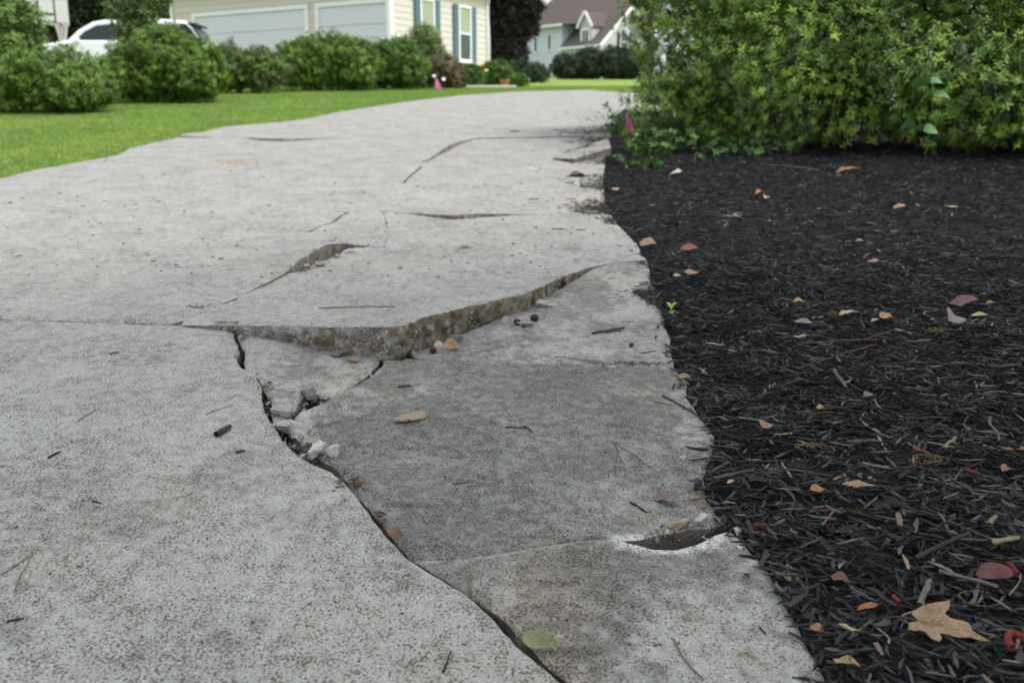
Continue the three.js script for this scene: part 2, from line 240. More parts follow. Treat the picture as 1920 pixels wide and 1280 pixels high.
slab('Q', P([...QR, ...EQ.slice(1), ...J1R.slice(1, -1)]), 0.0075, { colour: stained(BASE, 0.30, 0.34, 0.6), rough: 0.005 }, 'slab dropped below the lifted broken edge');
slab('R', [...RF, ...onR([...rev(ER), ...rev(J2R).slice(1), ...rev(RA).slice(1, -1)])], 0.0075, { colour: stained(BASE, -0.14, 0.22, 0.3), rows: 14, thick: 0.135, undercut: 0.012, rough: 0.012, ragged: (x, z) => sstep(0.05, 0.25, hinge(x, z) / hCd) * sstep(-0.12, 0.02, x - cornerX), wall: brokenFace, round: 0.005 }, 'lifted slab with a thick broken edge at its corner');
slab('A', P([...J1, ...AR.slice(1), ...rev(J2).slice(1)]), 0.0105, { colour: stained(BASE, -0.2, 0.2, 0.3), wall: brokenFace, rough: 0.006, gap: 0.009, round: 0.009, ragged: (x, z) => sstep(0.32, 0.12, Math.hypot(x - rgA[0], z - rgA[1])) * 1.2, carve: [{ l: P([[576, 434], [600, 423], [622, 416], [640, 403], [675, 388]]), w: 0.02 }, { l: P([[660, 430], [712, 430]]), w: 0.016 }] });
slab('B', P([...J2, ...J2R.slice(1), ...rev(EB).slice(1), ...rev(J3R).slice(1), ...rev(J3L).slice(1), [-60, 348], [-130, 368]]), 0.016, { colour: stained(BASE, -0.2, 0.2, 0.3), wall: brokenFace, rough: 0.007, gap: 0.006, ragged: (x, z) => sstep(0.5, 0.2, Math.hypot(x - rgB[0], z - rgB[1])) * 1.2, carve: [{ l: P([[755, 342], [772, 326], [789, 312]]), w: 0.026 }] });
slab('C', P([...J3L.slice(2), ...CC.slice(1), ...rev(J4L).slice(1), [245, 276]]), 0.025, { colour: stained(BASE, -0.2, 0.2, 0.3), wall: brokenFace, rough: 0.01, gap: 0.004 });
slab('C2', P([...CC, ...J4R.slice(1), ...EC.slice(1), ...rev(J3R).slice(1, -1)]), 0.025, { colour: stained(BASE, -0.15, 0.22, 0.4), wall: brokenFace, rough: 0.012, gap: 0.006 });
slab('D', P([...J4L, ...J4R.slice(1), ...rev(ED).slice(1), ...rev(J5).slice(1)]), 0.04, { colour: stained(BASE, -0.25, 0.2, 0.3), wall: brokenFace, rough: 0.012, gap: 0.006 });
slab('E', P([...J5, [1158, 215], [1170, 203]]).concat(rev(FARX)).concat(P(rev(LFAR))), 0.07, { colour: stained(BASE, -0.25, 0.2, 0.3), rough: 0.01, gap: 0.006 });
slab('E', [[-2.6, -0.69], [0.9, -0.69], [0.95, 3], [-3.4, 3], [-3.4, 1]], 0.06, { colour: stained(BASE, 0, 0.24, 0.3), gap: 0.004 });
slab('A', [...P([[-420, 590]]), ...P([[-120, 386], [-200, 388]]).slice(0, 1), ...P([[-130, 368], [-200, 388]]), [-3.4, -3.2], [-3.4, -0.7], [-2.61, -0.7]], 0.06, { colour: stained(BASE, 0, 0.24, 0.3), gap: 0.004 });
{ // a broken corner piece tipped up at the far mulch edge
  const poly = P([[1036, 297], [1085, 284], [1140, 273], [1146, 290], [1077, 303]]), o = G(1040, 297);
  const h = (x, z) => 0.012 + 0.11 * clamp(x - o[0], 0, 1); H.T = h;
  slab('T', poly, 0.012, { colour: stained(BASE, 0.1, 0.28, 0.4), thick: 0.07, rough: 0.006 }, 'tipped broken slab piece beside the mulch');
}
{ // stones standing out of the fractured face
  const geo = new ConvexGeometry(Array.from({ length: 12 }, () => new THREE.Vector3(rr(-0.5, 0.5), rr(-0.5, 0.5), rr(-0.5, 0.5)))), N = 620, im = new THREE.InstancedMesh(geo, mat([1, 1, 1], 0.9), N), e3 = new THREE.Euler(), m4 = new THREE.Matrix4(), q4 = new THREE.Quaternion(), col = new THREE.Color();
  for (let i = 0; i < N; i++) { const k = 2 + Math.floor(rnd() * (RF.length - 4)), t = rnd(), a = RF[k], b = RF[k + 1], dx = b[0] - a[0], dz = b[1] - a[1], l = Math.hypot(dx, dz), x = mix(a[0], b[0], t), z = mix(a[1], b[1], t), f = 0.08 + 0.75 * rnd(), inn = 0.010 + 0.012 * f + rr(-0.004, 0.006) + (x > cornerX ? 0.010 : 0), sc = 0.004 + 0.011 * Math.pow(rnd(), 2), c = rr(0.2, 0.45), w = rnd() < 0.5 ? 0.66 : 0.95; e3.set(rr(0, 6), rr(0, 6), rr(0, 6)); m4.compose(new THREE.Vector3(x + dz / l * inn, T(x, z) + H.R(x, z) - 0.135 * f * 0.85, z - dx / l * inn), q4.setFromEuler(e3), new THREE.Vector3(sc * 1.3, sc, sc)); im.setMatrixAt(i, m4); im.setColorAt(i, col.setRGB(c, c * (0.5 + 0.5 * w), c * w)); }
  im.name = 'exposed_stones'; im.userData = { kind: 'stuff' }; driveway.add(im);
}
add(driveway, 'driveway', 'cracked grey concrete driveway with lifted and sunken slabs', 'driveway', null, 'structure');

/* ------------------------------------------------------------------ soil, lawn, mulch bed */
const rightEdge = P([...rev(EP), ...rev([...rev(EN)]).slice(1), ...rev(EQ).slice(1), ...rev(ER).slice(1), ...rev(EB).slice(1), ...rev(EC).slice(1), ...rev(ED).slice(1), [1158, 215], [1170, 203]]);
const bedPoly = [[1.0, 3], [0.95, -0.4], ...rightEdge, [2.3, -14], [4, -15.4], [9.5, -16], [9.5, 3]];
const rightEdge2 = [[1.0, 4], [1.0, 0], ...rightEdge];
const leftEdge = [[-3.4, 3], [-3.4, -3.2], ...P([[-200, 388], [-60, 348], [0, 333], [60, 318], [215, 289], [332, 256], [420, 237]]), ...P(LFAR), [3.2, -20.6], [9.5, -20.8]];
const drivePoly = [...leftEdge, [9.5, -16], [4, -15.4], [2.3, -14], ...rev(rightEdge), [1.0, 3]];
const bedH = (x, z) => { const d = sdf(x, z, drivePoly); return -0.035 + 0.03 * sstep(0, 0.5, -d) + 0.05 * sstep(0.3, 3, -d) + 0.026 * fbm(x * 6, z * 6, 3) + 0.02 * noise(x * 1.3, z * 1.3); };
{
  const g = new THREE.PlaneGeometry(1, 1, 120, 140), p = g.attributes.position, c = [];
  for (let i = 0; i < p.count; i++) { const u = p.getX(i) * 2, v = p.getY(i) + 0.5, x = Math.sign(u) * Math.pow(Math.abs(u), 2.2) * 320, z = 12 - 420 * Math.pow(v, 2.4); p.setXYZ(i, x, T(x, z) - 0.17, z); const n = 1 + 0.3 * fbm(x * 3, z * 3, 3); c.push(...(-z > 100 ? [0.07 * n, 0.11 * n, 0.03 * n] : [0.05 * n, 0.037 * n, 0.026 * n])); }
  g.setAttribute('color', new THREE.Float32BufferAttribute(c, 3)); g.computeVertexNormals();
  add(new THREE.Mesh(g, new THREE.MeshStandardMaterial({ vertexColors: true, roughness: 1 })), 'ground', 'dark bare soil under the driveway and beds', 'soil', null, 'structure');
}
const grassCol = (x, z) => { const a = fbm(x * 0.9, z * 0.9, 3), b = fbm(x * 9, z * 9, 2), k = 1 + 0.25 * b; return mix3([0.16 * k, 0.27 * k, 0.035 * k], [0.26 * k, 0.33 * k, 0.06 * k], sstep(-0.3, 0.5, a + 0.6 * fbm(x * 3.1 + 4, z * 3.1, 2))); };
const lawnMat = new THREE.MeshStandardMaterial({ vertexColors: true, roughness: 0.95, bumpMap: grainTex, bumpScale: 0.03 });
add(new THREE.Mesh(sheet({ poly: [[-46, 10], [46, 10], [46, -115], [-46, -115]], s: 0.5, field: (x, z) => Math.min(-sdf(x, z, drivePoly) + 0.12, -sdf(x, z, bedPoly) + 0.1, 45 - Math.abs(x), pdist(x, z, rightEdge2) - 1.0), h: () => -0.035, colour: grassCol, uvs: 1.5 }), lawnMat), 'lawn', 'mown green lawn rising beside the driveway', 'lawn', null, 'structure');
add(new THREE.Mesh(sheet({ poly: bedPoly, s: 0.05, field: (x, z) => sdf(x, z, bedPoly) + 0.05, h: bedH, colour: (x, z) => { const k = 0.6 + 0.6 * fbm(x * 30, z * 30, 2); return [0.007 * (1 + k * 0.4), 0.0066 * (1 + k * 0.4), 0.0064 * (1 + k * 0.4)]; }, uvs: 0.3 }), new THREE.MeshStandardMaterial({ vertexColors: true, roughness: 0.95, bumpMap: grainTex, bumpScale: 0.02 })), 'mulch_bed', 'dark fine mulch soil of the planting bed', 'mulch bed', null, 'structure');
function surf(x, z) { let y = null; for (const q of slabs) if (inside(x, z, q.poly)) { const v = T(x, z) + q.h(x, z); if (y === null || v > y) y = v; } if (y === null) y = T(x, z) + (inside(x, z, bedPoly) ? bedH(x, z) + 0.012 : -0.03); return y; }
function spot(px, py) { let p = G(px, py), y = 0; for (let i = 0; i < 5; i++) { y = surf(...p); p = G(px, py, y - T(...p)); } return new THREE.Vector3(p[0], surf(...p), p[1]); }

/* ------------------------------------------------------------------ mulch */
function chipGeo(k) {                                              // one torn splinter, unit length along x
  const ring = 4, seg = 5, pos = [], idx = []; let s = 900 + k * 77; const q = () => { s = (s * 1664525 + 1013904223) >>> 0; return s / 4294967296; };
  const bend = (q() - 0.5) * 0.5, side = (q() - 0.5) * 0.7;
  for (let i = 0; i <= seg; i++) { const t = i / seg, w = (i === 0 || i === seg) ? 0.08 + 0.4 * q() : 0.55 + 0.6 * q(), cy = bend * 3 * (t - 0.5) * (t - 0.5) * 4 + (q() - 0.5) * 0.3, cz = side * (t - 0.5) * (t - 0.5) * 6 + (q() - 0.5) * 0.5; for (let j = 0; j < ring; j++) { const a = (j + 0.5) / ring * Math.PI * 2 + (q() - 0.5) * 0.5; pos.push(t - 0.5 + (q() - 0.5) * 0.06, Math.sin(a) * w * 0.7 + cy, Math.cos(a) * w * 0.7 + cz); } }
  for (let i = 0; i < seg; i++) for (let j = 0; j < ring; j++) { const a = i * ring + j, b = i * ring + (j + 1) % ring; idx.push(a, b, a + ring, b, b + ring, a + ring); }
  idx.push(0, 2, 1, 0, 3, 2); const e = seg * ring; idx.push(e, e + 1, e + 2, e, e + 2, e + 3);
  const g = new THREE.BufferGeometry(); g.setAttribute('position', new THREE.Float32BufferAttribute(pos, 3)); g.setIndex(idx); const n = g.toNonIndexed(); n.computeVertexNormals(); return n;
}
const chips = [0, 1, 2, 3, 4, 5, 6].map(chipGeo);
const chipMat = new THREE.MeshPhysicalMaterial({ color: 0xffffff, roughness: 0.7, specularIntensity: 0.6 });
const M4 = new THREE.Matrix4(), Q4 = new THREE.Quaternion(), E3 = new THREE.Euler(), V3 = new THREE.Vector3(), S3 = new THREE.Vector3(), C3 = new THREE.Color();
{
  const lists = chips.map(() => []);
  const spill = [[1120, 385, 0.35], [1110, 250, 0.7], [1140, 340, 0.4], [1200, 545, 0.10], [1290, 720, 0.05]].map(([x, y, r]) => [...G(x, y), r]);
  let made = 0;
  for (let n = 0; n < 900000 && made < 105000; n++) {
    const r = 0.95 + 8.6 * Math.pow(rnd(), 1.25), x = rr(-0.2, 0.60 * r + 0.75), z = -r;
    if (rnd() > (0.60 * r + 0.95) / 6.2 * (r < 4.5 ? 1.6 : 0.9)) continue;
    const d = -sdf(x, z, drivePoly);                               // metres outside the drive
    let ok = d > -0.012;
    if (!ok) { if (rnd() < 0.13 * Math.exp(d / 0.02)) ok = true; else for (const [sx, sz, sr] of spill) { const e = Math.hypot(x - sx, z - sz); if (e < sr && rnd() < 0.5 * Math.exp(d / (sr * 0.35))) ok = true; } }
    if (!ok) continue;
    const big = Math.pow(rnd(), 6), len = Math.pow(rnd(), 1.4) * 0.062 + 0.014 + 0.02 * big, w = rr(0.0018, 0.0068) * (0.6 + len * 9) * (1 + big), th = rr(0.0012, 0.0048);
    const on = d <= -0.012, y = on ? surf(x, z) + th : T(x, z) + bedH(x, z) + rr(-0.004, 0.036) + 0.014 * noise(x * 14, z * 14);
    E3.set(rr(-0.5, 0.5), rr(0, 6.3), on ? rr(-0.05, 0.05) : rr(-0.45, 0.45) * rnd(), 'YXZ'); M4.compose(V3.set(x, y, z), Q4.setFromEuler(E3), S3.set(len, th, w));
    const k = rnd(); let c; const b = rr(0.5, 1.5);
    if (k < 0.68) c = [0.0072 * b, 0.0072 * b, 0.0078 * b]; else if (k < 0.86) c = [0.022 * b, 0.0218 * b, 0.0225 * b]; else if (k < 0.955) c = [0.066 * b, 0.065 * b, 0.066 * b]; else if (k < 0.988) c = [0.06 * b, 0.036 * b, 0.021 * b]; else c = [0.22 * b, 0.165 * b, 0.10 * b];
    lists[n % 7].push([M4.clone(), c]); made++;
  }
  for (const [px, py, r, n] of [[1120, 392, 0.16, 500], [1150, 350, 0.2, 500], [1142, 300, 0.22, 450], [1128, 262, 0.3, 900], [1105, 248, 0.4, 900], [1150, 240, 0.35, 700], [1085, 283, 0.16, 220], [1158, 415, 0.08, 200], [1210, 545, 0.05, 110], [1240, 560, 0.05, 120], [1195, 224, 0.7, 900], [1225, 236, 0.6, 700], [1215, 214, 0.9, 900], [1250, 222, 0.8, 700]]) { const [cx, cz] = G(px, py); for (let i = 0; i < n; i++) { const a = rr(0, 6.28), e = Math.sqrt(-2 * Math.log(1 - rnd() * 0.98)) * r * 0.6, x = cx + Math.cos(a) * e, z = cz + Math.sin(a) * e * 1.3, len = rr(0.01, 0.045), th = rr(0.001, 0.003), b = rr(0.5, 1.6); E3.set(rr(-0.4, 0.4), rr(0, 6.3), rr(-0.15, 0.15), 'YXZ'); M4.compose(V3.set(x, surf(x, z) + th + rr(0, 0.006), z), Q4.setFromEuler(E3), S3.set(len, th, rr(0.002, 0.007))); lists[i % 7].push([M4.clone(), rnd() < 0.8 ? [0.013 * b, 0.012 * b, 0.0115 * b] : [0.07 * b, 0.045 * b, 0.03 * b]]); } }
  const g = new THREE.Group();
  lists.forEach((l, k) => { const im = new THREE.InstancedMesh(chips[k], chipMat, l.length); l.forEach(([m, c], i) => { im.setMatrixAt(i, m); im.setColorAt(i, C3.setRGB(...c)); }); im.name = 'shreds' + (k ? '_00' + k : ''); im.userData = { kind: 'stuff' }; g.add(im); });
  add(g, 'shredded_mulch', 'mass of loose black shredded wood mulch covering the bed', 'mulch', null, 'stuff');
}
{ // larger weathered shreds that can be picked out one by one
  const mats = [[0.035, 0.034, 0.034], [0.07, 0.064, 0.058], [0.13, 0.118, 0.10], [0.02, 0.0195, 0.02], [0.10, 0.075, 0.048], [0.055, 0.052, 0.052]].map((c) => mat(c, 0.75, { bumpMap: grainTex, bumpScale: 0.001 }));
  const words = ['charcoal grey', 'brown grey', 'pale silvery', 'jet black', 'tan brown', 'dull slate grey']; let n = 0; while (n < 270) {
    const r = 1.1 + 3.9 * Math.pow(rnd(), 1.2), x = rr(0.3, 0.58 * r + 0.1), z = -r; if (-sdf(x, z, drivePoly) < 0.02) continue;
    const tone = Math.floor(rnd() * 6), m = new THREE.Mesh(chips[n % 7], mats[tone]), len = rr(0.025, 0.075), w = rr(0.003, 0.008);
    m.position.set(x, T(x, z) + bedH(x, z) + 0.036, z); m.rotation.set(rr(-0.3, 0.3), rr(0, 6.3), rr(-0.12, 0.12), 'YXZ'); m.scale.set(len, rr(0.0015, 0.0035), w);
    add(m, 'bark_shred', `large ${words[tone]} wood shred lying loose on top of the mulch`, 'wood shred', `${words[tone]} shreds on the mulch`); n++;
  }
}
/* ------------------------------------------------------------------ grass */
function bladeGeo(n, s0) { const pos = []; let s = s0; const q = () => { s = (s * 1664525 + 1013904223) >>> 0; return s / 4294967296; }; for (let i = 0; i < n; i++) { const a = q() * 6.28, h = 0.6 + 0.4 * q(), l = 0.15 + 0.5 * q(), bx = (q() - 0.5) * 0.9, bz = (q() - 0.5) * 0.9, w = 0.06, cx = Math.cos(a), sx = Math.sin(a); const A = [bx - sx * w, 0, bz + cx * w], B = [bx + sx * w, 0, bz - cx * w], mx = bx + cx * l * 0.4, mz = bz + sx * l * 0.4, C = [mx + sx * w * 0.8, h * 0.6, mz - cx * w * 0.8], D = [mx - sx * w * 0.8, h * 0.6, mz + cx * w * 0.8], E = [bx + cx * l, h, bz + sx * l]; pos.push(...A, ...B, ...C, ...A, ...C, ...D, ...D, ...C, ...E); } const g = new THREE.BufferGeometry(); g.setAttribute('position', new THREE.Float32BufferAttribute(pos, 3)); g.computeVertexNormals(); return g; }
{
  const gm = new THREE.MeshPhysicalMaterial({ color: 0xffffff, roughness: 0.8, transmission: 0.3, thickness: 0 }), N = 90000, im = new THREE.InstancedMesh(bladeGeo(7, 5), gm, N); let n = 0;
  for (let t = 0; t < 900000 && n < N; t++) { const r = 4.5 + 25 * Math.pow(rnd(), 1.1), x = rr(-0.6 * r - 0.5, 0.28 * r), z = -r; const d = sdf(x, z, drivePoly); if (d > 0.015 || inside(x, z, bedPoly) || pdist(x, z, rightEdge2) < 0.6) continue; if (rnd() > clamp(0.25 + r / 26)) continue; const h = rr(0.03, 0.055), w = rr(0.04, 0.07), b = rr(0.75, 1.25); E3.set(rr(-0.15, 0.15), rr(0, 6.3), rr(-0.15, 0.15)); M4.compose(V3.set(x, T(x, z) - 0.037, z), Q4.setFromEuler(E3), S3.set(w, h, w)); im.setMatrixAt(n, M4); const c = mix3(grassCol(x, z), rnd() < 0.06 ? [0.38, 0.33, 0.14] : [0.20, 0.35, 0.045], 0.5); im.setColorAt(n, C3.setRGB(c[0] * b, c[1] * b, c[2] * b)); n++; }
  im.count = n; add(im, 'grass', 'short green blades of the mown lawn', 'grass', null, 'stuff');
}

/* ------------------------------------------------------------------ plants */
function leafTris(pos, o, dir, up, len, wid, fold, droop) {        // a folded, drooping leaf of eight faces
  const side = new THREE.Vector3().crossVectors(dir, up).normalize(), nrm = new THREE.Vector3().crossVectors(side, dir).normalize();
  const pt = (t, w, s) => { const v = o.clone().addScaledVector(dir, len * t).addScaledVector(nrm, -droop * len * t * t + Math.abs(s) * fold * wid * w).addScaledVector(side, s * wid * w * 0.5); return [v.x, v.y, v.z]; };
  const b = pt(0, 0, 0), m1 = pt(0.38, 1, 0), m2 = pt(0.72, 0.8, 0), tip = pt(1, 0, 0), l1 = pt(0.38, 1, -1), r1 = pt(0.38, 1, 1), l2 = pt(0.72, 0.72, -1), r2 = pt(0.72, 0.72, 1);
  for (const t of [[b, m1, l1], [b, r1, m1], [l1, m1, m2], [l1, m2, l2], [m1, r1, r2], [m1, r2, m2], [l2, m2, tip], [m2, r2, tip]]) for (const p of t) pos.push(...p);
}
function rosette(n, len, wid, open, s0, tiers = 1) {
  const pos = []; let s = s0; const q = () => { s = (s * 1664525 + 1013904223) >>> 0; return s / 4294967296; };
  for (let i = 0; i < n; i++) { const a = i * 2.4 + q() * 0.5, e = mix(open, 1.25, i / n * 0.7) + (q() - 0.5) * 0.4, d = new THREE.Vector3(Math.cos(a) * Math.cos(e), Math.sin(e), Math.sin(a) * Math.cos(e)); leafTris(pos, new THREE.Vector3(0, -0.35 * (tiers - 1) * (1 - i / n), 0), d, new THREE.Vector3(0, 1, 0), len * (0.7 + 0.5 * q()), wid * (0.8 + 0.4 * q()), 0.18, 0.12 + 0.2 * q()); }
  const g = new THREE.BufferGeometry(); g.setAttribute('position', new THREE.Float32BufferAttribute(pos, 3)); g.computeVertexNormals(); return g;
}
const ros = [rosette(8, 1, 0.40, 0.1, 11, 3.2), rosette(9, 1, 0.38, -0.1, 23, 4), rosette(7, 1, 0.44, 0.35, 37, 2.4), rosette(10, 0.85, 0.36, -0.2, 53, 5)];
const leafMat = new THREE.MeshPhysicalMaterial({ color: 0xffffff, roughness: 0.72, transmission: 0.2, thickness: 0 });
const leafTint = {}; const tinted = (c) => { const k = c.join(); return leafTint[k] || (leafTint[k] = new THREE.MeshPhysicalMaterial({ color: lin(...c), roughness: 0.75, transmission: 0.25, thickness: 0 })); };
const woodMat = mat([0.10, 0.075, 0.055], 0.9);
const UP = new THREE.Vector3(0, 1, 0);
/* A shrub of lobes: twigs run out from the base to leaf tufts spread through the outer layer of every lobe. */
function shrub(name, label, category, { base, lobes, n, leaf, palette, depth = 0.4, stems = 7, group, solo = 0, cut = null, lean = 0.5, geos = ros, woody = woodMat, low = 0.05, lumpy = 1 }) {
  const g = new THREE.Group(); g.position.copy(base); const lists = geos.map(() => []), wsum = lobes.reduce((s, l) => s + l[3] * l[4] + l[4] * l[5], 0), cand = [];
  for (const l of lobes) { const cnt = Math.round(n * (l[3] * l[4] + l[4] * l[5]) / wsum);
    for (let i = 0; i < cnt; i++) {
      const u = rr(-1, 1), a = rr(0, 6.283), q = Math.sqrt(1 - u * u), d = [q * Math.cos(a), u, q * Math.sin(a)];
      const lump = 1 + lumpy * (0.13 * noise3(d[0] * 3 + l[0] * 5 + 7, d[1] * 3, d[2] * 3 + l[2] * 3) + 0.10 * noise3(d[0] * 8 + l[0], d[1] * 8, d[2] * 8)), k = lump * (1 - depth * Math.pow(rnd(), 1.6));
      const p = new THREE.Vector3(l[0] + d[0] * l[3] * k, l[1] + d[1] * l[4] * k, l[2] + d[2] * l[5] * k); if (p.y < low || (cut && cut(p))) continue;
      let deep = false; for (const o of lobes) if (o !== l && ((p.x - o[0]) / o[3]) ** 2 + ((p.y - o[1]) / o[4]) ** 2 + ((p.z - o[2]) / o[5]) ** 2 < (1 - depth * 0.9) ** 2) { deep = rnd() < 0.8; break; } if (deep) continue;
      const nd = new THREE.Vector3(d[0] / l[3], d[1] / l[4], d[2] / l[5]).normalize().lerp(UP, lean).add(new THREE.Vector3(rr(-0.4, 0.4), rr(-0.3, 0.3), rr(-0.4, 0.4))).normalize();
      const sc = leaf * rr(0.7, 1.25), c = palette[Math.floor(rnd() * palette.length)], b = rr(0.75, 1.25);
      M4.compose(p, Q4.setFromUnitVectors(UP, nd).multiply(new THREE.Quaternion().setFromAxisAngle(UP, rr(0, 6.28))), S3.set(sc, sc, sc)); cand.push([M4.clone(), [c[0] * b, c[1] * b, c[2] * b], c, k]);
    } }
  if (solo) { // the tufts that show largest stay meshes of their own
    cand.sort((a, b) => b[0].elements[14] + b[3] * 0.6 - a[0].elements[14] - a[3] * 0.6);
    cand.splice(0, solo).forEach((t, i) => { const m = part(g, 'leaf_tuft' + (i ? '_' + String(i).padStart(3, '0') : ''), geos[i % geos.length], tinted(t[2])); t[0].decompose(m.position, m.quaternion, m.scale); });
  }
  cand.forEach((t, i) => lists[i % geos.length].push(t));
  lists.forEach((l, k) => { if (!l.length) return; const im = new THREE.InstancedMesh(geos[k], leafMat, l.length); l.forEach(([m, c], i) => { im.setMatrixAt(i, m); im.setColorAt(i, C3.setRGB(...c)); }); im.name = 'foliage' + (k ? '_00' + k : ''); im.userData = { kind: 'stuff' }; g.add(im); });
  for (let i = 0; i < stems; i++) { const l = lobes[i % lobes.length], sx = l[0] * 0.55 + rr(-0.2, 0.2) * l[3], sz = l[2] * 0.55 + rr(-0.2, 0.2) * l[5], ex = l[0] + rr(-0.8, 0.8) * l[3], ey = l[1] + rr(0.1, 0.75) * l[4], ez = l[2] + rr(-0.75, 0.75) * l[5]; part(g, 'stem' + (i ? '_' + String(i).padStart(3, '0') : ''), tube([[sx, -0.05, sz], [mix(sx, ex, 0.3) + rr(-0.06, 0.06), ey * 0.4, mix(sz, ez, 0.3)], [mix(sx, ex, 0.75), ey * 0.8, mix(sz, ez, 0.7) + rr(-0.05, 0.05)], [ex, ey, ez]], 0.008 + leaf * 0.12, 0.003, 8, 5), woody); }
  return add(g, name, label, category, group);
}
const ground3 = (x, z) => new THREE.Vector3(x, T(x, z), z);
const BR = [[0.15, 0.275, 0.022], [0.185, 0.32, 0.026], [0.075, 0.16, 0.018], [0.22, 0.36, 0.03], [0.11, 0.22, 0.018], [0.06, 0.125, 0.016]];
const AZ = [[0.15, 0.27, 0.034], [0.18, 0.31, 0.04], [0.11, 0.21, 0.03], [0.21, 0.33, 0.042], [0.13, 0.235, 0.03], [0.09, 0.17, 0.028]];
/* the big loose shrub over the mulch bed */
shrub('azalea_shrub', 'large loose light green shrub overhanging the mulch bed', 'shrub', { base: ground3(3.6, -9.6), n: 46000, lumpy: 2.1, leaf: 0.05, palette: [...BR, [0.29, 0.43, 0.045], [0.06, 0.12, 0.02], ...BR, ...BR, ...BR, [0.05, 0.10, 0.02], [0.30, 0.41, 0.05]], depth: 0.75, stems: 52, solo: 280, low: 0.03,
  lobes: [[-1.6, 0.5, -0.85, 0.8, 0.6, 0.8], [-1.35, 1.55, -1.0, 1.0, 0.9, 0.9], [-0.7, 0.85, 0.3, 1.1, 0.9, 1.1], [-0.4, 1.8, -0.3, 1.2, 0.9, 1.2], [0.5, 0.62, 1.0, 1.2, 0.7, 1.1], [0.7, 1.7, 0.5, 1.3, 0.95, 1.3], [1.9, 0.65, 1.2, 1.3, 0.75, 1.1], [2.0, 1.75, 0.7, 1.4, 1.0, 1.3], [3.3, 1.1, 0.9, 1.4, 1.2, 1.3]] });
{ // low ivy at its foot
  const ivyLeaf = rosette(5, 1, 0.8, 0.35, 71); const gp = [[0.10, 0.22, 0.03], [0.06, 0.15, 0.028], [0.13, 0.28, 0.04], [0.04, 0.10, 0.025]];
  const pa = spot(1225, 290); shrub('ivy_clump', 'bright green ivy clump beside the pink flag at the mulch edge', 'ivy', { base: pa, n: 200, leaf: 0.05, palette: gp, depth: 0.6, stems: 3, low: 0.0, geos: [ivyLeaf], lobes: [[0, 0.09, 0, 0.25, 0.13, 0.2]] });
  [[1330, 290, 0.3, 'ivy trailing below the shrub above bare mulch'], [1420, 292, 0.4, 'pale pointed ivy leaves trailing out onto the mulch under the shrub'], [1196, 236, 0.3, 'leafy sprouts directly behind the pink flag at the shrub foot'], [1150, 247, 0.16, 'small leafy sprig growing over the drive edge behind the pink flag']].forEach(([x, y, r, lb]) => shrub('ivy_clump', lb, 'ivy', { base: spot(x, y), n: Math.round(r * 150), leaf: 0.05, palette: gp, depth: 0.7, stems: 2, low: 0, geos: [ivyLeaf], lobes: [[0, 0.06, 0, r, 0.12, r * 0.6]] }));
  [[1312, 300, 0.05], [1190, 318, 0.06], [1228, 320, 0.07], [1160, 305, 0.05]].forEach(([x, y, r], i) => shrub('weed', ['tiny green weed sprouting from the mulch below the ivy', 'small green weed in the mulch near the drive edge', 'pale green weed next to the cream fallen leaf', 'small weed where mulch spills over the concrete'][i], 'weed', { base: spot(x, y), n: 9, leaf: r * 0.8, palette: gp, depth: 0.7, stems: 1, low: -0.1, geos: [ivyLeaf], lobes: [[0, 0.03, 0, r, 0.03, r]] }));
}
function broadLeaf(len, wid, droop, heart = 0.5, segs = 8) {       // a broad leaf lying along +x, upper side up
  const pos = [], idx = [], W = (t) => wid * 0.5 * Math.pow(Math.sin(Math.PI * Math.pow(t, heart)), 0.95);
  for (let i = 0; i <= segs; i++) { const t = i / segs; for (let j = -2; j <= 2; j++) { const w = W(t) * j / 2; pos.push(len * (t - 0.5), -droop * len * (2 * t - 1) ** 2 * 0.5 + Math.abs(w) * 0.28, w); } }
  for (let i = 0; i < segs; i++) for (let j = 0; j < 4; j++) { const a = i * 5 + j; idx.push(a, a + 1, a + 5, a + 1, a + 6, a + 5); }
  const g = new THREE.BufferGeometry(); g.setAttribute('position', new THREE.Float32BufferAttribute(pos, 3)); g.setIndex(idx); g.computeVertexNormals(); return g;
}
{ // climbing weed with broad leaves in front of the shrub
  const g = new THREE.Group(), o = at(1735, 290, 7.25), m = tinted([0.06, 0.18, 0.03]); const spots = [[1725, 155], [1762, 153], [1736, 182], [1768, 178], [1715, 242], [1700, 236], [1750, 244]];
  g.position.copy(o); const st = [o, at(1745, 240, 7.22), at(1750, 190, 7.2), at(1748, 150, 7.25)].map((p) => p.clone().sub(o)); part(g, 'vine_stem', tube(st, 0.0025, 0.002, 12, 5), tinted([0.09, 0.2, 0.05]));
  spots.forEach(([x, y], i) => { const l = part(g, 'leaf' + (i ? '_00' + i : ''), broadLeaf(0.135, 0.10, 0.35, 0.6), m); l.position.copy(at(x, y, 7.12 - 0.02 * i)).sub(o); l.rotation.set(0.7 + rr(-0.2, 0.2), [2.9, 0.2, 3.5, -0.4, 3.9, 3.2, 0.1][i], -0.25, 'YXZ'); });
  add(g, 'vine', 'climbing weed with broad heart-shaped leaves in front of the shrub', 'vine');
}
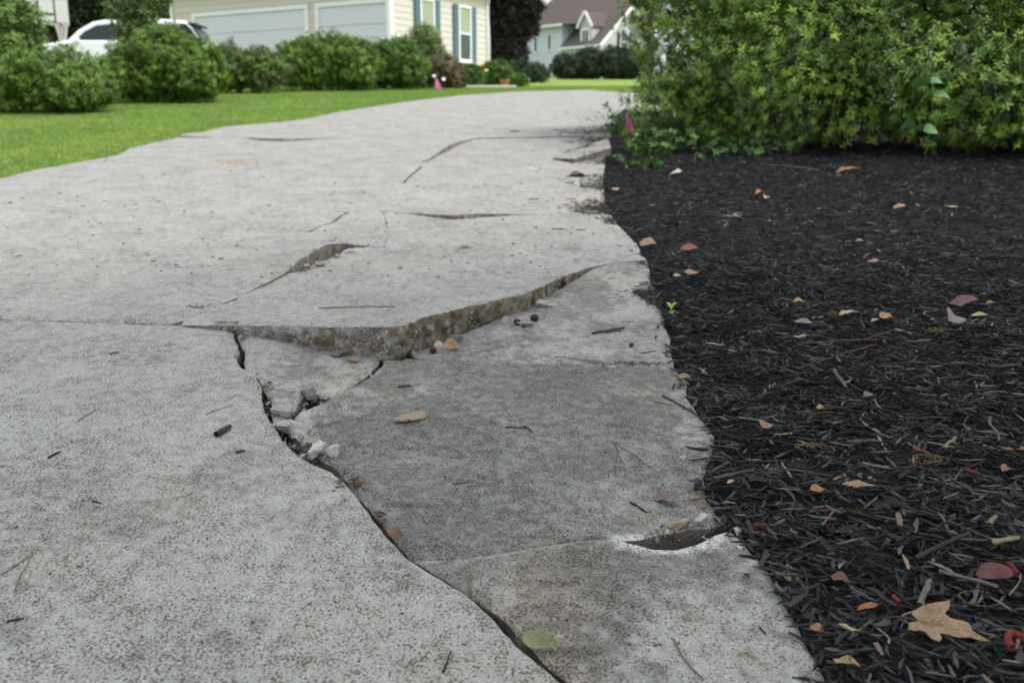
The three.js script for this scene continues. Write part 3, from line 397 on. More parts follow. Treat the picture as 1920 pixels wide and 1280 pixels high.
{ // seedling at the slab edge
  const g = new THREE.Group(), o = spot(1257, 598), m = tinted([0.24, 0.50, 0.045]); g.position.copy(o); part(g, 'stem', tube([[0, -0.02, 0], [0.003, 0.02, 0], [0.004, 0.04, 0]], 0.0016, 0.0012, 5, 5), m);
  [[0, 0.045, 0.03, 0.032, 0.9], [2.6, 0.04, 0.034, 0.03, 0.9], [1.4, 0.022, 0.02, 0.017, 0.5], [4.2, 0.018, 0.024, 0.017, 0.3]].forEach(([a, y, l, w, e], i) => { const q = part(g, 'leaf' + (i ? '_00' + i : ''), broadLeaf(l, w, 0.15, 0.8).translate(l / 2, 0, 0), m); q.position.set(0.004, y, 0); q.rotation.set(0, a, e, 'YXZ'); });
  add(g, 'seedling', 'tiny bright green seedling at the edge of the concrete', 'seedling');
}
/* shrubs along the lawn */
const hedge = 'clipped shrubs along the lawn', small = AZ.map((c) => [c[0] * 0.74, c[1] * 0.82, c[2] * 0.38]);
const row = (px, py, dz) => { const [x, z] = G(px, py); return ground3(x, z - dz); };
shrub('hedge_shrub', 'rounded green shrub in front of the basketball hoop', 'shrub', { base: row(70, 214, 0.75), n: 5200, leaf: 0.065, palette: small, lobes: [[0, 0.48, 0, 0.85, 0.52, 0.8], [-0.75, 0.52, 0.1, 0.8, 0.5, 0.8], [0.35, 0.35, 0.15, 0.6, 0.42, 0.7]], stems: 6, lumpy: 1.5, group: hedge });
shrub('hedge_shrub', 'broad round green shrub hiding most of the white car', 'shrub', { base: row(272, 195, 0.9), n: 7500, leaf: 0.07, palette: small, lobes: [[0, 0.66, 0, 0.9, 0.68, 0.85], [-0.5, 0.48, 0.1, 0.55, 0.48, 0.7], [0.65, 0.55, 0.1, 0.6, 0.55, 0.7]], stems: 6, lumpy: 1.5, group: hedge });
shrub('hedge_shrub', 'thin brownish shrub between two dense green ones', 'shrub', { base: row(450, 176, 0.7), n: 4200, leaf: 0.07, palette: [...small, [0.15, 0.12, 0.07], [0.15, 0.15, 0.06], [0.17, 0.13, 0.08]], depth: 0.8, lobes: [[-0.4, 0.55, 0, 0.6, 0.52, 0.6], [0.35, 0.5, 0, 0.55, 0.5, 0.55]], stems: 14, lumpy: 1.8, group: hedge });
shrub('hedge_shrub', 'dense dark green shrub below the narrow garage door', 'shrub', { base: row(600, 171, 0.9), n: 5600, leaf: 0.075, palette: small, lobes: [[0, 0.64, 0, 0.9, 0.68, 0.8], [-0.6, 0.6, 0.1, 0.6, 0.62, 0.7], [0.65, 0.58, 0.1, 0.65, 0.62, 0.7]], stems: 6, lumpy: 1.5, group: hedge });
shrub('hedge_shrub', 'dense green shrub standing at the corner of the cream house', 'shrub', { base: row(735, 168, 0.8), n: 4200, leaf: 0.075, palette: small.map((c) => [c[0] * 0.8, c[1] * 0.9, c[2]]), lobes: [[0, 0.58, 0, 0.7, 0.62, 0.7], [0.35, 0.5, 0.1, 0.55, 0.55, 0.6], [-0.5, 0.56, 0, 0.55, 0.58, 0.6]], stems: 5, lumpy: 1.5, group: hedge });
const slim = rosette(9, 1, 0.17, 0.0, 91, 2);
const by = (px, d) => { const p = at(px, 150, d); return ground3(p.x, -d); };
shrub('nandina', 'tall feathery shrub against the cream house wall', 'shrub', { base: by(795, 25.6), n: 1700, leaf: 0.16, palette: [[0.17, 0.26, 0.06], [0.13, 0.22, 0.06], [0.2, 0.26, 0.07]], depth: 0.8, geos: [slim], lobes: [[0, 1.0, 0, 0.5, 0.6, 0.5], [-0.1, 0.5, 0, 0.4, 0.5, 0.4], [0.25, 0.8, 0, 0.35, 0.45, 0.35]], stems: 6 });
shrub('flowering_shrub', 'rusty green shrub with reddish tips behind the pink flag on the lawn', 'shrub', { base: by(828, 24.6), n: 1500, leaf: 0.08, palette: [[0.12, 0.14, 0.04], [0.16, 0.13, 0.05], [0.1, 0.13, 0.04], [0.2, 0.1, 0.07]], lobes: [[0, 0.42, 0, 0.55, 0.42, 0.4], [0.3, 0.28, 0, 0.35, 0.3, 0.35]], stems: 5 });
shrub('low_shrub', 'dark clipped shrub under the blue shuttered window', 'shrub', { base: by(878, 27), n: 1500, leaf: 0.09, palette: small.map((c) => [c[0] * 0.7, c[1] * 0.75, c[2]]), lobes: [[0, 0.28, 0, 0.5, 0.32, 0.45]], stems: 4 });
shrub('low_shrub', 'green mound shrub at the end of the cream wall', 'shrub', { base: by(932, 28), n: 1700, leaf: 0.09, palette: small.map((c) => [c[0] * 0.8, c[1] * 0.85, c[2]]), lobes: [[0, 0.35, 0, 0.48, 0.4, 0.5], [-0.3, 0.3, 0, 0.35, 0.3, 0.4]], stems: 4 });
shrub('low_shrub', 'small round bush near the clay pot', 'shrub', { base: by(972, 27.5), n: 600, leaf: 0.08, palette: small, lobes: [[0, 0.16, 0, 0.28, 0.18, 0.25]], stems: 3 });
shrub('low_shrub', 'dark evergreen bush beside the white gabled porch', 'shrub', { base: by(1000, 40), n: 1500, leaf: 0.12, palette: [[0.03, 0.06, 0.02], [0.04, 0.075, 0.025]], lobes: [[0, 0.35, 0, 0.6, 0.42, 0.5], [-0.5, 0.45, 0, 0.5, 0.5, 0.5]], stems: 3 });
shrub('evergreen_hedge', 'wide dark evergreen hedge in front of the grey house', 'hedge', { base: by(1115, 60), n: 7000, leaf: 0.16, palette: [[0.025, 0.05, 0.018], [0.035, 0.065, 0.022], [0.02, 0.042, 0.016]], lobes: [[-1.6, 0.75, 0, 1.1, 0.8, 1], [-0.3, 0.95, 0, 1.2, 0.95, 1], [1.0, 0.95, 0, 1.2, 0.95, 1], [2.2, 0.9, 0, 1.2, 0.95, 1]], stems: 5 });
shrub('sapling', 'tall airy shrub growing over the roof of the white car', 'shrub', { base: by(262, 19.2), n: 1300, leaf: 0.085, palette: [[0.14, 0.22, 0.05], [0.11, 0.19, 0.05], [0.17, 0.2, 0.06]], depth: 0.85, lobes: [[0, 1.75, 0, 0.62, 0.42, 0.5], [0.0, 1.25, 0, 0.45, 0.35, 0.4], [0.35, 1.9, 0, 0.4, 0.25, 0.4]], stems: 5, cut: (p) => p.y < 0.85 });
shrub('sapling', 'tall leafy shrub partly covering the basketball backboard', 'shrub', { base: by(15, 15.6), n: 3000, leaf: 0.085, palette: AZ.map((c) => [c[0] * 0.8, c[1] * 0.85, c[2]]), depth: 0.7, lobes: [[0, 1.35, 0, 0.62, 0.6, 0.6], [-0.5, 1.5, 0, 0.7, 0.7, 0.6], [0.1, 1.0, 0, 0.5, 0.35, 0.5]], stems: 8 });

/* trees */
function tree(name, label, base, height, lobes, n, leaf, palette, group) {
  const g = new THREE.Group(); g.position.copy(base); const bark = mat([0.07, 0.055, 0.045], 0.95, { bumpMap: grainTex, bumpScale: 0.02 });
  part(g, 'trunk', tube([[0, -0.3, 0], [0.1, height * 0.25, 0], [-0.05, height * 0.5, 0.05], [0, height * 0.8, 0]], height * 0.028, height * 0.008, 14, 8), bark);
  lobes.forEach((l, i) => part(g, 'limb' + (i ? '_' + String(i).padStart(3, '0') : ''), tube([[0, Math.max(0.6, l[1] - l[4] * 1.1), 0], [l[0] * 0.4, l[1] - l[4] * 0.5, l[2] * 0.4], [l[0], l[1] + l[4] * 0.2, l[2]]], height * 0.011, height * 0.003, 8, 6), bark));
  const cr = new THREE.Group(); cr.name = 'crown'; cr.userData = { kind: 'stuff' }; g.add(cr); const per = Math.round(n / lobes.length), im = new THREE.InstancedMesh(ros[1], leafMat, per * lobes.length); let k = 0;
  for (const l of lobes) for (let i = 0; i < per; i++) { const u = rr(-1, 1), a = rr(0, 6.283), q = Math.sqrt(1 - u * u), e = (1 + 0.25 * noise(q * Math.cos(a) * 3 + l[0], u * 3 + l[2])) * (1 - 0.6 * Math.pow(rnd(), 1.5)), s = leaf * rr(0.7, 1.3), c = palette[Math.floor(rnd() * palette.length)], b = rr(0.7, 1.3); E3.set(rr(-1, 1), rr(0, 6.28), rr(-1, 1)); M4.compose(V3.set(l[0] + q * Math.cos(a) * l[3] * e, l[1] + u * l[4] * e, l[2] + q * Math.sin(a) * l[5] * e), Q4.setFromEuler(E3), S3.set(s, s, s)); im.setMatrixAt(k, M4); im.setColorAt(k, C3.setRGB(c[0] * b, c[1] * b, c[2] * b)); k++; }
  im.name = 'leaves'; im.userData = { kind: 'stuff' }; cr.add(im); return add(g, name, label, 'tree', group);
}
const plum = [[0.018, 0.012, 0.014], [0.025, 0.014, 0.016], [0.012, 0.012, 0.012]], dkg = [[0.035, 0.06, 0.022], [0.025, 0.045, 0.018], [0.045, 0.075, 0.028]];
tree('plum_tree', 'dark purple leaved tree standing between the two houses', by(938, 43), 9, [[0.2, 3.8, 0, 1.5, 1.5, 1.2], [-0.6, 5.6, 0, 1.3, 1.4, 1.1], [0.9, 5.4, 0, 1.4, 1.3, 1.1], [0.1, 2.0, 0, 1.2, 1.2, 1.0], [-0.7, 3.4, 0, 1.0, 1.6, 0.9], [0.4, 7, 0, 1.5, 1.4, 1.2], [0.9, 2.9, 0, 0.9, 1.0, 0.8]], 14000, 0.2, plum);
tree('oak_tree', 'tall dark tree behind the basketball hoop', by(120, 52), 14, [[0, 5, 0, 4, 3, 3], [-4, 6, 0, 4, 4, 3], [3.5, 6.5, 0, 3.6, 3.4, 3], [0, 9, 0, 4, 3, 3], [-1, 2.5, 0, 4.5, 2.2, 2]], 14000, 0.34, dkg);
tree('oak_tree', 'dark tree at the back of the lawn past the tall leafy shrub', by(-120, 46), 13, [[0, 5, 0, 4, 3.4, 3], [-3, 7, 0, 3, 3, 3], [2, 2.6, 0, 3.2, 2.4, 2], [1, 8, 0, 3.4, 3, 3]], 10000, 0.34, dkg);
tree('oak_tree', 'dark tree rising behind the garage end of the cream house', by(285, 60), 15, [[0, 6, 0, 4, 3.5, 3], [-1.5, 3, 0, 3.5, 2.4, 2], [1, 9, 0, 4, 3, 3]], 9000, 0.36, dkg);
tree('shade_tree', 'tree with a drooping green branch over the brown roof', by(1215, 62), 12, [[-2.0, 6.1, 0, 0.9, 0.8, 0.8], [0, 6.5, 0, 2, 2, 2], [0.6, 8.5, 0, 2.5, 2, 2]], 5000, 0.24, [[0.06, 0.11, 0.03], [0.05, 0.095, 0.03]]);

tree('maple_tree', 'tall maple shading the mulch bed and the near slabs', new THREE.Vector3(5.2, T(0, 2.4), 2.4), 13, [[-1.2, 7.5, -0.5, 2.4, 1.6, 2.4], [1.4, 8, -2, 2.6, 1.8, 2.4], [-2.6, 9.2, 0.6, 2.2, 1.5, 2.2], [0.4, 10.2, 0.4, 2.6, 1.8, 2.4], [2.2, 7.4, 1.5, 2.2, 1.6, 2.2]], 3600, 0.3, [[0.09, 0.17, 0.03], [0.11, 0.2, 0.035]]);

/* ------------------------------------------------------------------ buildings */
const white = mat([0.82, 0.83, 0.84], 0.55), cream = mat([0.62, 0.58, 0.52], 0.6), shutterM = mat([0.085, 0.155, 0.19], 0.6), glassM = new THREE.MeshPhysicalMaterial({ color: lin(0.05, 0.075, 0.06), roughness: 0.06, metalness: 0, specularIntensity: 1 }), roofM = mat([0.11, 0.085, 0.08], 0.95, { bumpMap: grainTex, bumpScale: 0.02 });
const doorM = mat([0.64, 0.66, 0.72], 0.5), foundM = mat([0.2, 0.14, 0.11], 0.95), curtain = mat([0.34, 0.38, 0.27], 0.9);
function windowUnit(parent, x, y, w, h, place, { shutters = 0, sash = true, depth = 0.05, shut = shutterM, glass = glassM, upper } = {}) {   // place(local group) sets it on its wall; local x along the wall, z outwards
  const g = new THREE.Group(); g.name = 'window'; place(g, x, y); parent.add(g); const f = 0.075;
  part(g, 'frame', merge([box(w + 2 * f, f, depth, 0, h / 2 + f / 2, depth / 2), box(f, h, depth, -w / 2 - f / 2, 0, depth / 2), box(f, h, depth, w / 2 + f / 2, 0, depth / 2), box(w + 2 * f, f, depth, 0, -h / 2 - f / 2, depth / 2), ...(sash ? [box(w, 0.05, depth * 0.8, 0, 0, depth * 0.4)] : [])]), white);
  part(g, 'sill', box(w + 0.22, 0.04, depth + 0.05, 0, -h / 2 - f - 0.02, (depth + 0.05) / 2), white);
  if (sash) { part(g, 'pane', box(w, h / 2 - 0.025, 0.01, 0, h / 4 + 0.0125, 0.012), upper || glass); part(g, 'pane_001', box(w, h / 2 - 0.025, 0.01, 0, -h / 4 - 0.0125, 0.01), glass); } else part(g, 'pane', box(w, h, 0.01, 0, 0, 0.01), glass);
  if (shutters) for (const s of [-1, 1]) part(g, 'shutter' + (s > 0 ? '_001' : ''), merge([rbox(shutters, h + 2 * f, 0.03, s * (w / 2 + f + shutters / 2 + 0.01), 0, 0.035, 0.006), box(shutters * 0.66, h * 0.44, 0.012, s * (w / 2 + f + shutters / 2 + 0.01), h * 0.25, 0.054), box(shutters * 0.66, h * 0.44, 0.012, s * (w / 2 + f + shutters / 2 + 0.01), -h * 0.25, 0.054)]), shut);
  return g;
}
{ // cream house with the garage
  const g = new THREE.Group(), c = at(735, 150, 29); const base = T(c.x, c.z) + 0.06; g.position.set(c.x, base, c.z); g.rotation.y = 0;
  const U = new THREE.Vector3(-Math.sin(Math.PI / 3), 0, -Math.cos(Math.PI / 3)), V = new THREE.Vector3(Math.sin(Math.PI / 6), 0, -Math.cos(Math.PI / 6));   // along the garage front; along the window side
  g.rotation.y = Math.atan2(U.z, -U.x);                             // local -x runs along the garage front, local -z along the window side
  const LF = 9.3, LS = 5.5, EV = 3.2;
  const wall = part(g, 'wall', merge([box(LF - 0.06, EV + 1, LS - 0.06, -LF / 2, EV / 2 - 0.5, -LS / 2)]), cream);
  part(g, 'foundation', merge([box(LF + 0.02, 1.2, LS + 0.02, -LF / 2, -0.62, -LS / 2)]), foundM);
  const bh = 0.19, board = (len) => { const s = new THREE.Shape(); s.moveTo(0, 0); s.lineTo(0.024, 0); s.lineTo(0.024, 0.015); s.lineTo(0.01, bh - 0.004); s.lineTo(0, bh - 0.004); const e = new THREE.ExtrudeGeometry(s, { depth: len, bevelEnabled: false }); return e; };
  let k = 0; const put = (geo, f) => { const m = part(wall, 'siding_board' + (k ? '_' + String(k).padStart(3, '0') : ''), geo, cream); k++; f(m); };
  const bS = board(LS - 0.2); for (let i = 0; i < 17; i++) put(bS, (m) => { m.position.set(-0.03, i * bh, -LS + 0.1); });
  const bF = board(LF - 0.2); for (let i = 13; i < 17; i++) put(bF, (m) => { m.rotation.y = -Math.PI / 2; m.position.set(-0.1, i * bh, -0.03); });
  for (const [a, b] of [[2.83, 3.16], [8.25, 9.2]]) { const bp = board(b - a); for (let i = 0; i < 12; i++) put(bp, (m) => { m.rotation.y = -Math.PI / 2; m.position.set(-a, i * bh, -0.03); }); }
  part(g, 'corner_trim', merge([box(0.13, EV, 0.03, -0.045, EV / 2, 0.02), box(0.03, EV, 0.13, 0.02, EV / 2, -0.045), box(0.03, EV, 0.12, 0.02, EV / 2, -LS + 0.05), box(0.12, EV, 0.03, -LF + 0.05, EV / 2, 0.02)]), white);
  const DH = 2.3; let dn = 0;
  for (const [a, b] of [[0.12, 2.72], [3.26, 8.12]]) {
    const d = new THREE.Group(); d.name = 'garage_door' + (dn++ ? '_001' : ''); g.add(d); const w = b - a, x = -(a + b) / 2;
    part(d, 'frame', merge([box(w + 0.24, 0.13, 0.07, x, DH + 0.065, 0.025), box(0.12, DH, 0.07, x - w / 2 - 0.06, DH / 2, 0.025), box(0.12, DH, 0.07, x + w / 2 + 0.06, DH / 2, 0.025)]), white);
    for (let i = 0; i < 4; i++) part(d, 'section' + (i ? '_00' + i : ''), merge([rbox(w, DH / 4 - 0.012, 0.04, x, DH / 8 + i * DH / 4, -0.04 + 0.03, 0.008)]), doorM);
  }
  windowUnit(g, 0, 0, 0.62, 1.62, (q) => { q.position.set(0.002, 1.72, -1.86); q.rotation.y = Math.PI / 2; }, { shutters: 0.29, upper: curtain });
  windowUnit(g, 0, 0, 0.62, 1.62, (q) => { q.position.set(0.002, 1.72, -4.0); q.rotation.y = Math.PI / 2; q.name = 'window_001'; }, { shutters: 0.29, upper: curtain });
  const ov = 0.42; part(g, 'soffit', box(LF + 2 * ov, 0.03, LS + 2 * ov, -LF / 2, EV + 0.015, -LS / 2), white);
  part(g, 'fascia', merge([box(LF + 2 * ov, 0.17, 0.03, -LF / 2, EV + 0.1, ov + 0.016), box(0.03, 0.17, LS + 2 * ov, ov + 0.016, EV + 0.1, -LS / 2), box(0.03, 0.17, LS + 2 * ov, -LF - ov - 0.016, EV + 0.1, -LS / 2)]), white);
  part(g, 'gutter', merge([rbox(LF + 2 * ov + 0.1, 0.12, 0.11, -LF / 2, EV + 0.12, ov + 0.09, 0.02), rbox(0.11, 0.12, LS + 2 * ov + 0.1, ov + 0.09, EV + 0.12, -LS / 2, 0.02)]), white);
  part(g, 'downspout', tube([[ov + 0.05, EV + 0.08, -LS + 0.02], [0.2, EV - 0.1, -LS + 0.03], [0.07, EV - 0.25, -LS + 0.04], [0.07, 1.5, -LS + 0.04], [0.07, 0, -LS + 0.04]], 0.035, 0.035, 14, 8), white);
  const rp = [[ov + 0.05, 0, ov + 0.05], [-LF - ov - 0.05, 0, ov + 0.05], [-LF - ov - 0.05, 0, -LS - ov - 0.05], [ov + 0.05, 0, -LS - ov - 0.05], [-2.6, 1.9, -LS / 2], [-LF + 2.6, 1.9, -LS / 2]].map((p) => new THREE.Vector3(p[0], p[1] + EV + 0.19, p[2]));
  part(g, 'roof', new ConvexGeometry(rp), roofM);
  add(g, 'cream_house', 'cream sided house with white garage doors and blue shutters', 'house');
}
{ // grey house up the hill
  const g = new THREE.Group(), c = at(1122, 140, 85), az = 40 * Math.PI / 180; g.position.set(c.x, T(0, -85) - 0.2, c.z); g.rotation.y = Math.PI / 2 - az - Math.PI / 2 + 0;     // local -x runs to the far end of the eave wall, local -z along the gable wall
  g.rotation.y = -Math.PI / 2 + az + Math.PI / 2 - Math.PI / 2 + (Math.PI / 2 - 2 * az) + 0; g.rotation.y = -(Math.PI / 2 - az);
  const gw = mat([0.54, 0.58, 0.68], 0.7), gb = mat([0.46, 0.455, 0.45], 0.7), WL = 4.7, GW = 7.2, EVW = 3.1, PK = 6.3, ML = 5.4, EVM = 4.9;
  const shp = new THREE.Shape(); shp.moveTo(0, -0.5); shp.lineTo(0, EVW); shp.lineTo(GW / 2, PK - 0.15); shp.lineTo(GW, EVW); shp.lineTo(GW, -0.5);
  part(g, 'gable_wall', new THREE.ExtrudeGeometry(shp, { depth: WL, bevelEnabled: false }).rotateY(Math.PI / 2).translate(-WL, 0, 0), gb);
  part(g, 'main_wall', box(ML, EVM + 0.5, 9, -WL - ML / 2 + 0.002, EVM / 2 - 0.25, -4.5 + 0.03), gw);
  part(g, 'eave_wall', box(WL - 0.1, EVW, 0.06, -WL / 2, EVW / 2, 0.02), gw);
  part(g, 'foundation', box(ML + WL, 0.9, 0.2, -(ML + WL) / 2, 0.0, 0.06), foundM);
  const sl = (PK - EVW) / (GW / 2), ang = Math.atan(sl), rl = Math.hypot(GW / 2, PK - EVW) + 0.5;
  const wing = part(g, 'roof', merge([1, -1].map((s) => box(WL + 0.5, 0.14, rl, 0, 0, 0).rotateX(s * ang).translate(-WL / 2 + 0.2, (EVW + PK) / 2 - 0.1, -GW / 2 + s * (GW / 4 + 0.1)))), roofM);
  part(wing, 'bargeboard', merge([1, -1].map((s) => box(0.08, 0.26, rl, 0, 0, 0).rotateX(s * ang).translate(0.5, (EVW + PK) / 2 - 0.12, -GW / 2 + s * (GW / 4 + 0.1)))), white);
  part(wing, 'gutter', box(WL + 0.5, 0.16, 0.14, -WL / 2 + 0.2, EVW - 0.28, 0.38), white);
  const q = [[0.4, EVM, 0.5], [-ML - WL - 0.4, EVM, 0.5], [-ML - WL - 0.4, EVM, -9.4], [0.4, EVM, -9.4], [-WL + 1.0, EVM + 5.2, -4.5], [-WL - 1.5, EVM + 5.2, -4.5]].map((p) => new THREE.Vector3(...p)); q[0].set(-WL + 0.4, EVM, 0.5); q[3].set(2.5, EVM, -9.4);
  const mr = part(g, 'main_roof', new ConvexGeometry(q.concat([new THREE.Vector3(1.5, EVM + 0.2, -5)])), roofM);
  part(mr, 'gutter', box(ML + 0.9, 0.18, 0.14, -WL - ML / 2, EVM - 0.04, 0.56), white);
  const dg = new THREE.Group(); dg.name = 'dormer'; g.add(dg); dg.position.set(-1.9, EVW - 0.5, -0.25);
  const ds = new THREE.Shape(); ds.moveTo(-0.75, 0); ds.lineTo(-0.75, 2.0); ds.lineTo(0, 3.1); ds.lineTo(0.75, 2.0); ds.lineTo(0.75, 0);
  part(dg, 'dormer_wall', new THREE.ExtrudeGeometry(ds, { depth: 2.8, bevelEnabled: false }).translate(0, 0, -2.8), gb);
  part(dg, 'dormer_roof', merge([1, -1].map((s) => box(1.55, 0.12, 3.2, 0, 0, 0).rotateZ(-s * 0.97).translate(s * 0.5, 2.55, -1.45))), roofM);
  part(dg, 'dormer_trim', merge([1, -1].map((s) => box(1.6, 0.22, 0.1, 0, 0, 0).rotateZ(-s * 0.97).translate(s * 0.5, 2.53, 0.2))), white);
  part(dg, 'dormer_window', merge([box(1.0, 1.75, 0.06, 0, 0.95, 0.03)]), white); part(dg, 'pane', merge([box(0.3, 1.4, 0.03, -0.2, 0.95, 0.065), box(0.3, 1.4, 0.03, 0.2, 0.95, 0.065)]), glassM);
  let wn = 0; for (const [x, y, h] of [[-WL - 1.6, 3.5, 1.3], [-WL - 3.5, 3.4, 1.25], [-WL - 1.5, 0.95, 1.4]]) { windowUnit(g, 0, 0, 0.42, h, (w) => { w.position.set(x, y, 0.035); w.name = 'window' + (wn ? '_00' + wn : ''); wn++; }, { sash: false, depth: 0.09 }); }
  windowUnit(g, 0, 0, 0.9, 1.5, (w) => { w.position.set(0.002, 3.3, -3.1); w.rotation.y = Math.PI / 2; w.name = 'window_003'; }, { depth: 0.09, shutters: 0.35, shut: mat([0.03, 0.03, 0.03], 0.7) });
  const porch = new THREE.Shape(); porch.moveTo(-1.3, 0); porch.lineTo(-1.3, 1.6); porch.lineTo(0, 3.1); porch.lineTo(1.3, 1.6); porch.lineTo(1.3, 0);
  const pg = part(g, 'porch', new THREE.ExtrudeGeometry(porch, { depth: 2.0, bevelEnabled: false }).rotateY(-Math.PI / 2).translate(-WL - ML + 0.1 - 0.0, 0, 1.2), gw); part(pg, 'porch_roof', merge([1, -1].map((s) => box(2.4, 0.12, 2.15, 0, 0, 0).rotateZ(-s * 0.857).translate(s * 0.7, 2.42, 1).rotateY(-Math.PI / 2).translate(-WL - ML + 0.1, 0, 1.2))), roofM);
  add(g, 'grey_house', 'pale grey house with a steep brown roof and pointed dormer', 'house');
}
{ // narrow walk in front of the cream house
  const a = by(875, 26.6), b = by(968, 26.6); const m = new THREE.Mesh(rbox(b.x - a.x, 0.06, 0.7, 0, 0.0, 0, 0.01), mat([0.62, 0.6, 0.57], 0.9)); m.position.set((a.x + b.x) / 2, T(0, -26.6) - 0.0, -26.6); add(m, 'path', 'pale concrete path along the house plants', 'path', null, 'structure');
}
/* ------------------------------------------------------------------ car */
{
  const g = new THREE.Group(), o = at(240, 150, 27.5); g.position.set(o.x, T(0, -27.5) - 0.03, -27.5); g.rotation.y = 0.04;
  const paint = new THREE.MeshPhysicalMaterial({ color: lin(0.78, 0.79, 0.81), roughness: 0.35, clearcoat: 1, clearcoatRoughness: 0.08 }), black = mat([0.012, 0.012, 0.014], 0.35), tint = new THREE.MeshPhysicalMaterial({ color: lin(0.015, 0.03, 0.03), roughness: 0.04 });
  const ext = (pts, d, bev, z) => { const s = new THREE.Shape(); pts.forEach(([x, y], i) => i ? s.lineTo(x, y) : s.moveTo(x, y)); return new THREE.ExtrudeGeometry(s, { depth: d, bevelEnabled: bev > 0, bevelSize: bev, bevelThickness: bev, bevelSegments: 4, steps: 1 }).translate(0, 0, z); };
  part(g, 'body', ext([[-2.35, 0.42], [-2.4, 0.75], [-2.3, 0.98], [-1.5, 1.08], [-1.2, 1.12], [2.1, 1.14], [2.32, 1.0], [2.36, 0.5], [2.2, 0.38]], 1.72, 0.08, -0.86), paint);
  const cab = [[-1.3, 1.15], [-0.95, 1.42], [-0.55, 1.63], [-0.15, 1.70], [1.0, 1.72], [1.85, 1.66], [2.0, 1.52], [2.25, 1.15]];
  part(g, 'cabin', ext(cab, 1.36, 0.07, -0.68), paint);
  part(g, 'roof', ext([[-0.55, 1.68], [-0.1, 1.745], [1.0, 1.77], [1.9, 1.71], [1.95, 1.69], [1.0, 1.70], [-0.1, 1.69]], 1.3, 0.03, -0.65), paint);
  for (const s of [1, -1]) {
    const sides = [['side_window', [[-1.1, 1.17], [-0.78, 1.42], [-0.45, 1.58], [-0.05, 1.62], [-0.05, 1.17]]], ['side_window_001', [[0.03, 1.17], [0.03, 1.62], [0.98, 1.63], [0.98, 1.17]]], ['side_window_002', [[1.06, 1.17], [1.06, 1.63], [1.62, 1.59], [1.72, 1.17]]]];
    sides.forEach(([n, p]) => part(g, s > 0 ? n : n + '_far', ext(p, 0.02, 0, s > 0 ? 0.745 : -0.765), tint).name = n);
    part(g, 'pillar', ext([[1.66, 1.17], [1.52, 1.64], [1.94, 1.655], [2.08, 1.52], [2.3, 1.17]], 0.03, 0, s > 0 ? 0.748 : -0.778), black);
    part(g, 'window_trim', ext([[-1.14, 1.155], [-0.8, 1.44], [-0.46, 1.60], [-0.05, 1.64], [1.0, 1.65], [1.6, 1.63], [1.74, 1.155]], 0.012, 0, s > 0 ? 0.742 : -0.754), black);
    part(g, 'mirror', rbox(0.12, 0.14, 0.22, -0.92, 1.2, s * 1.02, 0.04), paint);
    part(g, 'door_handle', rbox(0.2, 0.035, 0.03, 0.1, 0.98, s * 0.955, 0.012), paint); part(g, 'door_handle', rbox(0.2, 0.035, 0.03, 1.05, 0.98, s * 0.955, 0.012), paint);
    part(g, 'headlight', rbox(0.25, 0.14, 0.3, -2.3, 0.86, s * 0.68, 0.04), mat([0.6, 0.62, 0.65], 0.1)); part(g, 'taillight', rbox(0.08, 0.4, 0.14, 2.34, 0.95, s * 0.82, 0.03), mat([0.35, 0.01, 0.01], 0.2));
    for (const x of [-1.45, 1.45]) { const w = new THREE.Group(); w.name = 'wheel'; w.position.set(x, 0.36, s * 0.84); g.add(w); part(w, 'tyre', new THREE.TorusGeometry(0.265, 0.1, 12, 28).scale(1, 1, 1.1), mat([0.015, 0.015, 0.015], 0.9)); part(w, 'rim', new THREE.CylinderGeometry(0.2, 0.2, 0.14, 20).rotateX(Math.PI / 2), mat([0.4, 0.4, 0.42], 0.3, { metalness: 0.8 })); }
  }
  part(g, 'windscreen', box(0.02, 0.55, 1.3, 0, 0, 0).rotateZ(-0.78).translate(-0.98, 1.42, 0), tint); part(g, 'rear_window', box(0.02, 0.42, 1.2, 0, 0, 0).rotateZ(0.5).translate(2.2, 1.38, 0), tint);
  part(g, 'spoiler', rbox(0.35, 0.05, 1.3, 1.98, 1.67, 0, 0.02), black);
  add(g, 'parked_car', 'white sport utility car parked behind the shrubs', 'car');
}
